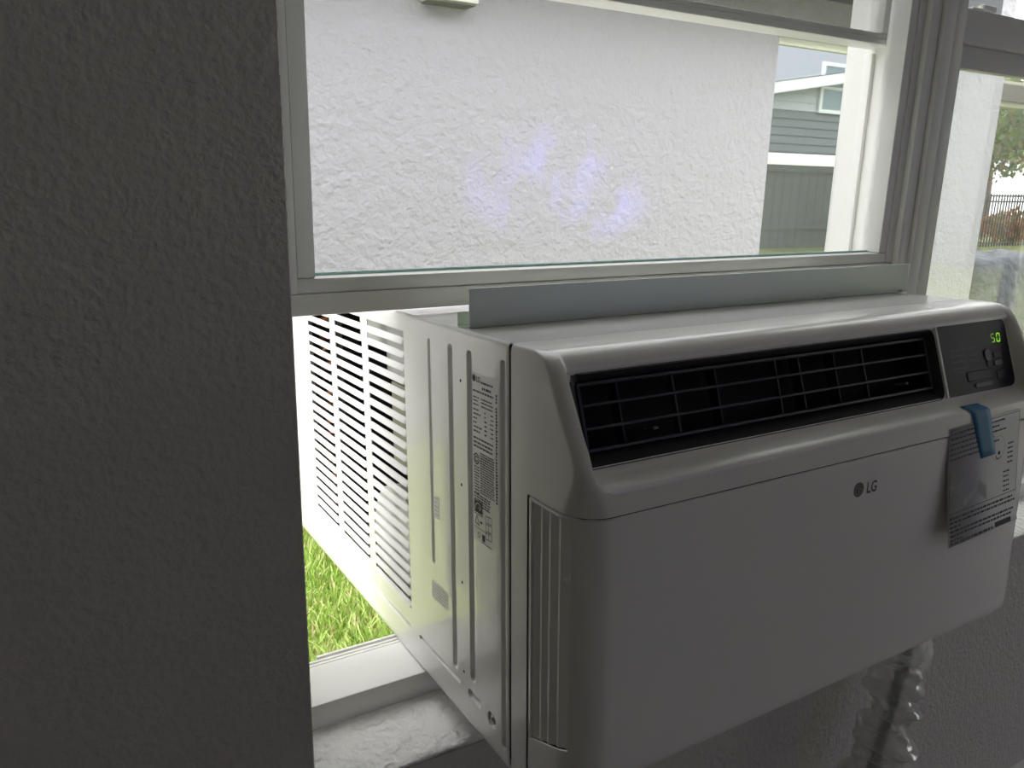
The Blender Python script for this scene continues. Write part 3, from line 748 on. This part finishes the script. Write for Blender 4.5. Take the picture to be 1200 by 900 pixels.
TP0 = Vector((.49, -.098, .234))
tape = ac_empty('blue_tape', TP0)
tag(tape, 'strip of blue masking tape holding the sheet, folded over the front ridge', 'tape')
def tp(y, z): return (y, z)
line = [(-.0875, .2893), (-.0915, .2877), (-.0945, .2868), (-.0968, .2856), (-D - .0006, .2838), (-D - .0009, .2805)] + [(curl(z) - .0009, z) for z in (.274, .266, .258, .250, .242, .2345)]
v = []; f = []
for i, (y, z) in enumerate(line):
    t = i / (len(line) - 1); tt = max(0, (.2838 - z) / .05) if i > 3 else 0
    xl, xr = .4700 + .0225 * tt, .5020 + .0170 * tt
    if i < 4: xl -= .0035 * (4 - i) / 4; xr -= .006 * (4 - i) / 4
    for k in range(5): v.append(tuple(Vector((xl + (xr - xl) * k / 4, y, z + (.0010 * (k / 4) if z < .28 else 0))) - TP0))
for i in range(len(line) - 1):
    for k in range(4): a = i * 5 + k; f.append((a, a + 1, a + 6, a + 5))
TAPE_T = TAPE
st = pydata('strip', v, f, TAPE_T, tape, 60)
sd = st.modifiers.new('thick', 'SOLIDIFY'); sd.thickness = .00025; sd.offset = 1

# ------------------------------------------------------------------ aluminium channel lying on top, against the sash
CH0 = Vector((.316, .09, H + .0004))
ch = ac_empty('mounting_channel', CH0)
tag(ch, 'grey folded aluminium channel lying on top of the unit against the raised sash', 'channel')
yf0 = .0853
prof = [(yf0 + .0035, H + .0345 - .0032), (yf0 + .0035, H + .0345), (yf0, H + .0345), (yf0, H + .0004), (yf0 + .0155, H + .0004), (yf0 + .0155, H + .0132)]
def offset(pr, t):
    out = []
    for i, p in enumerate(pr):
        a = Vector(pr[max(i - 1, 0)]); b = Vector(p); c = Vector(pr[min(i + 1, len(pr) - 1)])
        n1 = (b - a).normalized() if i > 0 else (c - b).normalized(); n2 = (c - b).normalized() if i < len(pr) - 1 else n1
        m1 = Vector((-n1.y, n1.x)); m2 = Vector((-n2.y, n2.x)); bis = (m1 + m2); bis = bis / max(.3, bis.dot(m1)) if bis.length > 0 else m1
        out.append((p[0] + bis.x * t, p[1] + bis.y * t))
    return out
inn_ = offset(prof, .0011)
sec = prof + inn_[::-1]
v = []; f = []; m_ = len(sec)
for x in (.0085, .6230):
    for (y, z) in sec: v.append(tuple(Vector((x + (.0015 if (y > yf0 + .01 and x < .1) else 0) * 0 - (.004 if (y > yf0 + .01 and x < .1) else 0), y, z)) - CH0))
for j in range(m_): f.append((j, (j + 1) % m_, m_ + (j + 1) % m_, m_ + j))
k = len(prof)
for e in (0, m_):
    for j in range(k - 1): f.append((e + j, e + j + 1, e + m_ - 2 - j, e + m_ - 1 - j))
bm = bmesh.new(); me = bpy.data.meshes.new('t'); me.from_pydata(v, [], f); bm.from_mesh(me)
from_bm('folded_strip', bm, ALU, ch, 30)
# small white block under its right end
box('white_block', tuple(q for q in (.606 - CH0.x, .613 - CH0.x, .080 - CH0.y, .0852 - CH0.y, .0005, .0026)), mat('block_white', (.85, .85, .85), .4), ch, bev=.0005)

# ------------------------------------------------------------------ power cord in its clear bag
cpts = [(.6130, .030, .012), (.6250, .030, -.05), (.6330, .030, -.100), (.6240, .031, -.142), (.6140, .030, -.175), (.6050, .030, -.215), (.5960, .030, -.258), (.5850, .030, -.31), (.575, .032, -.37), (.57, .034, -.45), (.575, .02, -.53), (.60, -.02, -.60)]
def catmull(p, n):
    out = []; P = [Vector(q) for q in p]
    for i in range(len(P) - 1):
        a, b, c, d = P[max(i - 1, 0)], P[i], P[i + 1], P[min(i + 2, len(P) - 1)]
        for k in range(n):
            t = k / n; out.append(.5 * ((2 * b) + (c - a) * t + (2 * a - 5 * b + 4 * c - d) * t * t + (3 * b - a - 3 * c + d) * t ** 3))
    out.append(P[-1]); return out
C0 = Vector((.60, -.02, -.615))
cord = empty('power_cord', C0); tag(cord, 'dark power cord in crumpled clear plastic wrap hanging below the unit', 'power cord')
tube('cable', [p - C0 for p in catmull(cpts, 10)], .0055, CORD, cord, 10)
for q in (0, 1):
    tube('cable_loop', [p - C0 + Vector((.007 * math.cos(i * .7 + q * 3), .004, .007 * math.sin(i * .55 + q * 2))) for i, p in enumerate(catmull(cpts[2:9], 8))], .0038, CORD, cord, 8)
WRAP = bpy.data.materials.new('clear_wrap'); WRAP.use_nodes = True
N = WRAP.node_tree.nodes; L = WRAP.node_tree.links; N.clear()
o_ = N.new('ShaderNodeOutputMaterial'); tr = N.new('ShaderNodeBsdfTransparent'); tr.inputs[0].default_value = (.93, .93, .92, 1)
gl = N.new('ShaderNodeBsdfGlossy'); gl.inputs['Roughness'].default_value = .12
df = N.new('ShaderNodeBsdfDiffuse'); df.inputs[0].default_value = (.85, .86, .84, 1)
tl = N.new('ShaderNodeBsdfTranslucent'); tl.inputs[0].default_value = (.85, .86, .84, 1)
lw = N.new('ShaderNodeLayerWeight'); lw.inputs[0].default_value = .35
a1 = N.new('ShaderNodeMixShader'); a1.inputs[0].default_value = .45; L.new(df.outputs[0], a1.inputs[1]); L.new(tl.outputs[0], a1.inputs[2])
a2 = N.new('ShaderNodeMixShader'); a2.inputs[0].default_value = .25; L.new(a1.outputs[0], a2.inputs[1]); L.new(gl.outputs[0], a2.inputs[2])
mr = N.new('ShaderNodeMapRange'); mr.inputs[3].default_value = .46; mr.inputs[4].default_value = .85; L.new(lw.outputs['Facing'], mr.inputs[0])
a3 = N.new('ShaderNodeMixShader'); L.new(mr.outputs[0], a3.inputs[0]); L.new(tr.outputs[0], a3.inputs[1]); L.new(a2.outputs[0], a3.inputs[2])
L.new(a3.outputs[0], o_.inputs[0])
rn = random.Random(31); path = catmull(cpts[1:], 16); nk = 36
def lattice(nu, nv): return [[rn.uniform(-1, 1) for _ in range(nv)] for _ in range(nu)]
LA, LB = lattice(40, 5), lattice(80, 9)
def vnoise(Lt, u, w):
    nu, nv = len(Lt), len(Lt[0]); i, j = int(u) % nu, int(w) % nv; fu, fw_ = u - int(u), w - int(w); fu = fu * fu * (3 - 2 * fu); fw_ = fw_ * fw_ * (3 - 2 * fw_)
    g = lambda a, b: Lt[a % nu][b % nv]
    return (g(i, j) * (1 - fu) + g(i + 1, j) * fu) * (1 - fw_) + (g(i, j + 1) * (1 - fu) + g(i + 1, j + 1) * fu) * fw_
def wr(i, k):
    return max(.010, .0285 * (1 + .50 * vnoise(LA, i / 6.5, 5 * k / nk) + .22 * vnoise(LB, i / 2.6, 9 * k / nk) + .05 * rn.uniform(-1, 1)))
wv = tube('plastic_wrap', [p - C0 for p in path], .02, WRAP, cord, nk, wr)

# ------------------------------------------------------------------ television at the back of the room (its glow shows in the raised glass)
TV0 = Vector((2.33, ROOM_B + .05, .12))
tv = empty('television', TV0); tag(tv, 'wall television behind the viewer, its violet glow mirrored in the raised glass', 'television')
box('casing', (-.72, .72, -.045, .0, .0, .76), mat('tv_silver', (.40, .40, .40), .5), tv, bev=.006)
sm = bpy.data.materials.new('tv_screen'); sm.use_nodes = True; N = sm.node_tree.nodes; L = sm.node_tree.links; b = N['Principled BSDF']
t = N.new('ShaderNodeTexCoord'); n = N.new('ShaderNodeTexNoise'); n.inputs['Scale'].default_value = 3.6; n.inputs['Detail'].default_value = 3
mp = N.new('ShaderNodeMapping'); mp.inputs['Scale'].default_value = (1.2, 1, .75); L.new(t.outputs['Object'], mp.inputs[0]); L.new(mp.outputs[0], n.inputs['Vector'])
r = N.new('ShaderNodeValToRGB'); r.color_ramp.elements[0].position = .46; r.color_ramp.elements[0].color = (.04, .038, .07, 1); r.color_ramp.elements[1].position = .62; r.color_ramp.elements[1].color = (.26, .20, 1.0, 1)
L.new(n.outputs['Fac'], r.inputs[0])
m2 = N.new('ShaderNodeMapping'); m2.inputs['Location'].default_value = (0, 0, -.95); m2.inputs['Scale'].default_value = (1.38, 0, 2.7); L.new(t.outputs['Object'], m2.inputs[0])
gd = N.new('ShaderNodeTexGradient'); gd.gradient_type = 'SPHERICAL'; L.new(m2.outputs[0], gd.inputs[0])
gr = N.new('ShaderNodeMapRange'); gr.inputs[2].default_value = .38; L.new(gd.outputs['Fac'], gr.inputs[0])
mc = N.new('ShaderNodeMix'); mc.data_type = 'RGBA'; L.new(gr.outputs[0], mc.inputs[0]); mc.inputs[6].default_value = (.032, .032, .036, 1); L.new(r.outputs[0], mc.inputs[7])
L.new(mc.outputs[2], b.inputs['Emission Color']); b.inputs['Emission Strength'].default_value = 0.85; b.inputs['Base Color'].default_value = (.01, .01, .01, 1)
pydata('screen', [(-.69, .0015, .03), (.69, .0015, .03), (.69, .0015, .73), (-.69, .0015, .73)], [(0, 1, 2, 3)], sm, tv)

# ------------------------------------------------------------------ outdoors
LAWN = mat('lawn', (.25, .31, .09), .9, var=(14, (.36, .37, .17), 6))
struct(box('ground', (-14, 40, Y_OUT, 60, GROUND - .3, GROUND - .012), LAWN), 'lawn ground between the houses')
struct(box('ground_side', (ROOM_R + .2, 40, -40, Y_OUT, GROUND - .3, GROUND - .012), LAWN), 'lawn ground beside the house')
struct(box('patio_slab', (ROOM_R + .16, 5.6, -3.0, .2, GROUND - .01, GROUND + .05), mat('concrete', (.55, .54, .51), .8)), 'concrete patio slab')
# mown grass in the strip seen below the unit
GR = [mat('grass_a', (.25, .42, .06), .6), mat('grass_b', (.42, .54, .14), .6), mat('grass_c', (.60, .50, .28), .7)]
def blades(name, x0, x1, y0, y1, n, h, w, rn):
    v = []; f = []; mi = []
    for i in range(n):
        x = rn.uniform(x0, x1); y = rn.uniform(y0, y1); a = rn.uniform(0, 2 * PI); hh = h * rn.uniform(.5, 1.2); ln = hh * rn.uniform(.1, .9); la = rn.uniform(0, 2 * PI); ww = w * rn.uniform(.7, 1.4)
        dx, dy = math.cos(a) * ww / 2, math.sin(a) * ww / 2; lx, ly = math.cos(la) * ln, math.sin(la) * ln
        k = len(v); z = GROUND - .012
        v += [(x - dx, y - dy, z), (x + dx, y + dy, z), (x + dx * .8 + lx * .4, y + dy * .8 + ly * .4, z + hh * .6), (x - dx * .8 + lx * .4, y - dy * .8 + ly * .4, z + hh * .6), (x + lx, y + ly, z + hh)]
        f += [(k, k + 1, k + 2, k + 3), (k + 3, k + 2, k + 4)]; c = rn.choices((0, 1, 2), (.45, .40, .15))[0]; mi += [c, c]
    o = pydata(name, v, f, GR); o.data.polygons.foreach_set('material_index', mi)
    return o
gs = blades('grass', -.35, 1.3, .85, NB - .05, 42000, .055, .0050, random.Random(2))
tag(gs, 'short green lawn grass seen below the unit', 'grass', kind='stuff')
# neighbouring stucco house
NBX = 5.72
nwx0, nwx1, nwz0, nwz1 = 3.425, 4.50, -.08, 1.33
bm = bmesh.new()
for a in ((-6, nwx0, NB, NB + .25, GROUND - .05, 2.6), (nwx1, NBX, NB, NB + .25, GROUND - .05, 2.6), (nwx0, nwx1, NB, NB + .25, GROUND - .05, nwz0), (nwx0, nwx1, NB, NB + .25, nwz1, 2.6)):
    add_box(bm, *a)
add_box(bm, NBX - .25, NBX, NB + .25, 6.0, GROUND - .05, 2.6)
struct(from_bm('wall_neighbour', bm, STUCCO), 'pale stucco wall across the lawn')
nw = struct(empty('window_3', (3.95, NB, nwz0)), 'white framed window in the pale stucco wall reflecting houses')
def nb(name, ds, m, bev=.003): 
    l = nw.location; return box(name, [(d[0] - l.x, d[1] - l.x, d[2] - l.y, d[3] - l.y, d[4] - l.z, d[5] - l.z) for d in ds], m, nw, bev=bev)
NT = mat('neighbour_frame', (.78, .79, .79), .5)
fw = .035; ry = NB + .075
nb('casing', [(nwx0, nwx0 + fw, ry, ry + .06, nwz0, nwz1), (nwx1 - fw, nwx1, ry, ry + .06, nwz0, nwz1), (nwx0 + fw, nwx1 - fw, ry, ry + .06, nwz1 - .04, nwz1), (nwx0 + fw, nwx1 - fw, ry, ry + .06, nwz0, nwz0 + .04)], NT)
nb('sill', [(nwx0 - .02, nwx1 + .02, NB - .02, ry, nwz0 - .04, nwz0 - .001)], STUCCO)
nb('meeting_rail', [(nwx0 + fw, nwx1 - fw, ry + .004, ry + .04, .620, .688)], NT)
MIR = bpy.data.materials.new('reflecting_glass'); MIR.use_nodes = True; b = MIR.node_tree.nodes['Principled BSDF']
b.inputs['Base Color'].default_value = (.52, .56, .56, 1); b.inputs['Metallic'].default_value = 1.0; b.inputs['Roughness'].default_value = .02
nb('upper_pane', [(nwx0 + fw, nwx1 - fw, ry + .020, ry + .026, .688, nwz1 - .04)], MIR, 0)
nb('lower_pane', [(nwx0 + fw, nwx1 - fw, ry + .030, ry + .036, nwz0 + .04, .620)], MIR, 0)
nb('insect_screen', [(nwx0 + fw, nwx1 - fw, ry + .012, ry + .013, nwz0 + .04, .620)], SCREEN, 0)
ev = struct(box('eave_neighbour', [(-6, 4.9, NB - .36, NB, 1.54, 1.58), (-6, 4.9, NB - .38, NB - .36, 1.50, 1.80)], mat('slate_fascia', (.05, .053, .07), .6)), 'dark slate eave of the stucco house')
# white vent hood on the stucco
vh = empty('vent_hood', (1.335, NB, 1.185)); tag(vh, 'white box vent hood on the stucco wall', 'vent hood')
box('hood', [(-.115, .115, -.11, .0, .045, .22)], NT, vh, bev=.006); box('flange', [(-.135, .135, -.014, 0, .05, .25)], NT, vh, bev=.003); box('dark_underside', [(-.105, .105, -.10, -.004, .037, .0445)], mat('vent_dark', (.12, .12, .10), .7), vh)  # thin dark slab makes up the underside of the hood

# black metal fence far across the lawn
fe = empty('metal_fence', (17, 9.2, GROUND)); tag(fe, 'black metal picket fence across the far lawn', 'fence')
BLK = mat('fence_black', (.02, .02, .022), .5)
fx0, fx1 = -4.0, 6.0
for z in (1.10, .98, .12): box('rail', (fx0, fx1, -.018, .018, z, z + .032), BLK, fe)
pk = None; n = int((fx1 - fx0) / .105)
for i in range(n + 1):
    x = fx0 + i * .105
    if pk is None: pk = box('picket', (-.010, .010, -.010, .010, .05, 1.16), BLK, fe); o = pk
    else: o = pk.copy(); COL.objects.link(o); o.parent = fe
    o.location = (x, 0, 0)
def leaf_cloud(v, f, mi, cx, cy, cz, rx, ry, rz, n, sz, rn, ncol):
    for i in range(n):
        while True:
            p = Vector((rn.uniform(-1, 1), rn.uniform(-1, 1), rn.uniform(-1, 1)))
            if .15 < p.length < 1: break
        c = Vector((cx + p.x * rx, cy + p.y * ry, cz + p.z * rz)); s = sz * rn.uniform(.6, 1.4)
        a = Vector((rn.gauss(0, 1), rn.gauss(0, 1), rn.gauss(0, 1))).normalized(); b = a.cross(Vector((rn.gauss(0, 1), rn.gauss(0, 1), rn.gauss(0, 1)))).normalized()
        k = len(v); v += [c - a * s, c + b * s * .5, c + a * s, c - b * s * .5]; f.append((k, k + 1, k + 2, k + 3)); mi.append(rn.randrange(ncol))
def bush(name, label, cat, x, y, h, w, mats, n, sz, seed, trunk=0.0, group=None, clumps=7):
    rn = random.Random(seed); e = empty(name, (x, y, GROUND)); tag(e, label, cat, group)
    v = []; f = []; mi = []
    for c in range(clumps):
        a = rn.uniform(0, 2 * PI); q = rn.uniform(.2, .75)
        leaf_cloud(v, f, mi, math.cos(a) * w * q, math.sin(a) * w * q, trunk + (h - trunk) * rn.uniform(.25, .8), w * .45, w * .45, (h - trunk) * .28, n // clumps, sz, rn, len(mats))
    o = pydata('foliage', v, f, mats, e); o.data.polygons.foreach_set('material_index', mi)
    tube('trunk', [(0, 0, -.02), (.03, .02, max(trunk, .3) * .6), (.0, .05, max(trunk, .3) * 1.3)], .10 if trunk > 1 else .02, mat('bark', (.16, .12, .09), .9), e, 8)
    if trunk > 1:
        for k in range(4):
            a = k * 1.6 + .4; tube('branch', [(0, .05, trunk * 1.2), (math.cos(a) * w * .3, math.sin(a) * w * .3, trunk + (h - trunk) * .35), (math.cos(a) * w * .55, math.sin(a) * w * .55, trunk + (h - trunk) * .62)], .04, mat('bark', (.16, .12, .09), .9), e, 6)
    return e
LG_ = [mat('leaf_a', (.10, .17, .04), .6), mat('leaf_b', (.17, .24, .07), .6), mat('leaf_c', (.24, .20, .09), .6)]
bush('leafy_tree', 'leafy tree with thin crown rising behind the metal fence', 'tree', 20.5, 12.2, 4.3, 2.3, LG_, 5200, .10, 4, trunk=1.3, clumps=16)
bush('leafy_tree', 'second tree further right behind the metal fence', 'tree', 25.5, 14.0, 5.0, 2.6, LG_, 4200, .11, 8, trunk=1.4, clumps=14)
FL = [mat('leaf_b', (.17, .24, .07), .6), mat('leaf_y', (.42, .40, .06), .6), mat('flower_red', (.60, .13, .04), .6), mat('flower_orange', (.75, .28, .05), .6)]
for i, (x, y, lb) in enumerate(((16.9, 9.9, 'orange flowering shrub behind the fence nearest the stucco corner'), (18.2, 10.0, 'orange flowering shrub behind the fence further from the stucco corner'), (19.6, 10.2, 'rightmost orange flowering shrub behind the metal fence'))):
    bush('flowering_shrub', lb, 'shrub', x, y, .78, .75, FL, 1500, .055, 40 + i, group='flowering shrubs along the fence')
# covered barbecue round the corner
gc = empty('covered_grill', (7.15, 3.55, GROUND)); tag(gc, 'barbecue grill under a dark blue-grey fabric cover by the stucco corner', 'grill')
v = []; f = []; nu = 64; lv = [(0.0, 1.16), (.15, 1.12), (.35, 1.06), (.52, 1.03), (.60, 1.0), (.655, .97), (.68, .90), (.69, .6), (.70, .2)]
for j, (z, s) in enumerate(lv):
    for i in range(nu):
        a = 2 * PI * i / nu; c, s2 = math.cos(a), math.sin(a); e = .35
        x = math.copysign(abs(c) ** e, c) * .62; y = math.copysign(abs(s2) ** e, s2) * .32
        fold = (.045 * math.sin(a * 7 + z * 3) + .03 * math.sin(a * 13 + 1 - z * 5)) * max(0, 1 - z / .62)
        v.append((x * s * (1 + fold), y * s * (1 + fold), z + (.018 * math.sin(a * 3) if z > .6 else 0)))
for j in range(len(lv) - 1):
    for i in range(nu): f.append((j * nu + i, j * nu + (i + 1) % nu, (j + 1) * nu + (i + 1) % nu, (j + 1) * nu + i))
f.append(tuple((len(lv) - 1) * nu + i for i in range(nu)))
pydata('cover', v, f, mat('cover_fabric', (.085, .095, .125), .55, bump=[(9, .06, 3, 'noise')]), gc, 60)
# lanai roof edge seen beyond the stucco corner
lr = empty('lanai_roof', (14.8, 8.0, 1.95)); tag(lr, 'dark brown porch roof edge beyond the stucco corner', 'roof')
BRN = mat('fascia_brown', (.10, .085, .075), .6)
box('fascia', (-1.2, 5.0, -.04, .0, .08, .36), BRN, lr); box('soffit', (-1.2, 5.0, 0, 2.5, .36, .42), mat('soffit_tan', (.42, .40, .34), .7), lr); box('beam', (-1.2, 5.0, .06, .2, .0, .10), mat('soffit_tan', (.42, .40, .34), .7), lr)
for x in (4.6,): box('post', (x - .07, x + .07, .06, .2, GROUND - 1.95, .0), BRN, lr)
# far pale house filling in behind the trees
fh = empty('far_house', (24, 20, GROUND)); tag(fh, 'pale house wall glimpsed through the tree leaves', 'house')
box('wall', (-4, 9, 0, 6, 0, 3.0), mat('far_wall', (.78, .78, .74), .8), fh)
v = [(-4.4, -.4, 3.0), (9.4, -.4, 3.0), (9.4, 6.4, 3.0), (-4.4, 6.4, 3.0), (-1, 3, 4.6), (6, 3, 4.6)]
pydata('roof', v, [(0, 1, 5, 4), (1, 2, 5), (2, 3, 4, 5), (3, 0, 4), (3, 2, 1, 0)], mat('far_roof', (.25, .24, .23), .8), fh)
# siding house that shows in the neighbour's glass
gh = empty('siding_house', (18.9, -6.6, GROUND)); tag(gh, 'grey siding house with white windows mirrored in the stucco wall window', 'house')
SID = mat('grey_siding', (.50, .52, .53), .7); WT = mat('house_trim_white', (.85, .86, .86), .6)
v = []; f = []
hx0, hx1, htop = -6.0, 10.0, 3.3
z = 0.0
while z < htop - .01:
    k = len(v); v += [(hx0, .025, z), (hx1, .025, z), (hx1, .0, z + .18), (hx0, .0, z + .18)]; f.append((k, k + 1, k + 2, k + 3))
    v += [(hx0, .0, z + .18), (hx1, .0, z + .18), (hx1, .025, z + .18), (hx0, .025, z + .18)]; f.append((k + 4, k + 5, k + 6, k + 7)); z += .18
sdg = pydata('siding', v, f, [SID, mat('dark_siding', (.20, .22, .22), .7)], gh)
for p_ in sdg.data.polygons: p_.material_index = 1 if p_.center.z < 2.95 else 0
box('wall', (hx0, hx1, -6, -.001, 0, htop + .1), SID, gh)
pydata('gable', [(hx0, .0, htop), (hx1, 0, htop), (4.0, 0, htop + 1.5), (hx0, -.2, htop), (hx1, -.2, htop), (4.0, -.2, htop + 1.5)], [(0, 1, 2), (5, 4, 3), (0, 3, 4, 1), (1, 4, 5, 2), (2, 5, 3, 0)], SID, gh)
pydata('roof', [(hx0 - .4, .4, htop - .1), (4.0, .4, htop + 1.6), (4.0, -6.2, htop + 1.6), (hx0 - .4, -6.2, htop - .1), (hx1 + .4, .4, htop - .1), (hx1 + .4, -6.2, htop - .1)], [(0, 1, 2, 3), (1, 4, 5, 2)], mat('shingle_grey', (.30, .31, .34), .8), gh)
pydata('rear_roof', [(hx0 + 1, -2.5, htop - .2), (hx1, -2.5, htop - .2), (hx1 - 2, -5.9, htop + 3.4), (hx0 + 3, -5.9, htop + 3.4)], [(0, 1, 2, 3)], mat('shingle_grey', (.30, .31, .34), .8), gh)
bm = bmesh.new()
for (a, b) in (((hx0 - .4, htop - .12), (4.0, htop + 1.58)), ((4.0, htop + 1.58), (hx1 + .4, htop - .12))):
    k = [bm.verts.new((p[0], y, p[1] + dz)) for (p, dz, y) in ((a, 0, .42), (b, 0, .42), (b, -.22, .42), (a, -.22, .42), (a, 0, .36), (b, 0, .36), (b, -.22, .36), (a, -.22, .36))]
    for q in ((0, 1, 2, 3), (7, 6, 5, 4), (0, 4, 5, 1), (3, 2, 6, 7), (0, 3, 7, 4), (1, 5, 6, 2)): bm.faces.new([k[i] for i in q])
from_bm('barge_board', bm, WT, gh)
for (cx, cz) in ((-3.0, 3.42), (-.3, 3.5), (3.8, 3.5)):
    wn = box('window', [(cx - .42, cx - .34, .03, .08, cz - .55, cz + .55), (cx + .34, cx + .42, .03, .08, cz - .55, cz + .55), (cx - .34, cx + .34, .03, .08, cz + .47, cz + .55), (cx - .34, cx + .34, .03, .08, cz - .55, cz - .47), (cx - .34, cx + .34, .03, .07, cz - .03, cz + .03)], WT, gh)
    box('pane', (cx - .34, cx + .34, .035, .045, cz - .47, cz + .47), mat('far_glass', (.22, .28, .30), .1), wn)
bf = empty('board_fence', (16.5, -4.6, GROUND)); tag(bf, 'grey board fence in front of the siding house', 'fence')
GF = mat('weathered_board', (.20, .21, .21), .8)
pb = None
for i in range(42):
    if pb is None: pb = box('board', (-.115, .115, -.012, .012, .03, 1.85), GF, bf); o = pb
    else: o = pb.copy(); COL.objects.link(o); o.parent = bf
    o.location = (-5 + i * .245, 0, 0)
for z in (.4, 1.5): box('rail', (-5.1, 5.2, .012, .05, z, z + .09), GF, bf)
bush('pale_shrub', 'pale green shrub before the siding house fence', 'shrub', 13.9, -3.3, 2.4, .8, [mat('leaf_p', (.30, .36, .14), .6), mat('leaf_q', (.40, .44, .22), .6)], 1800, .07, 77)
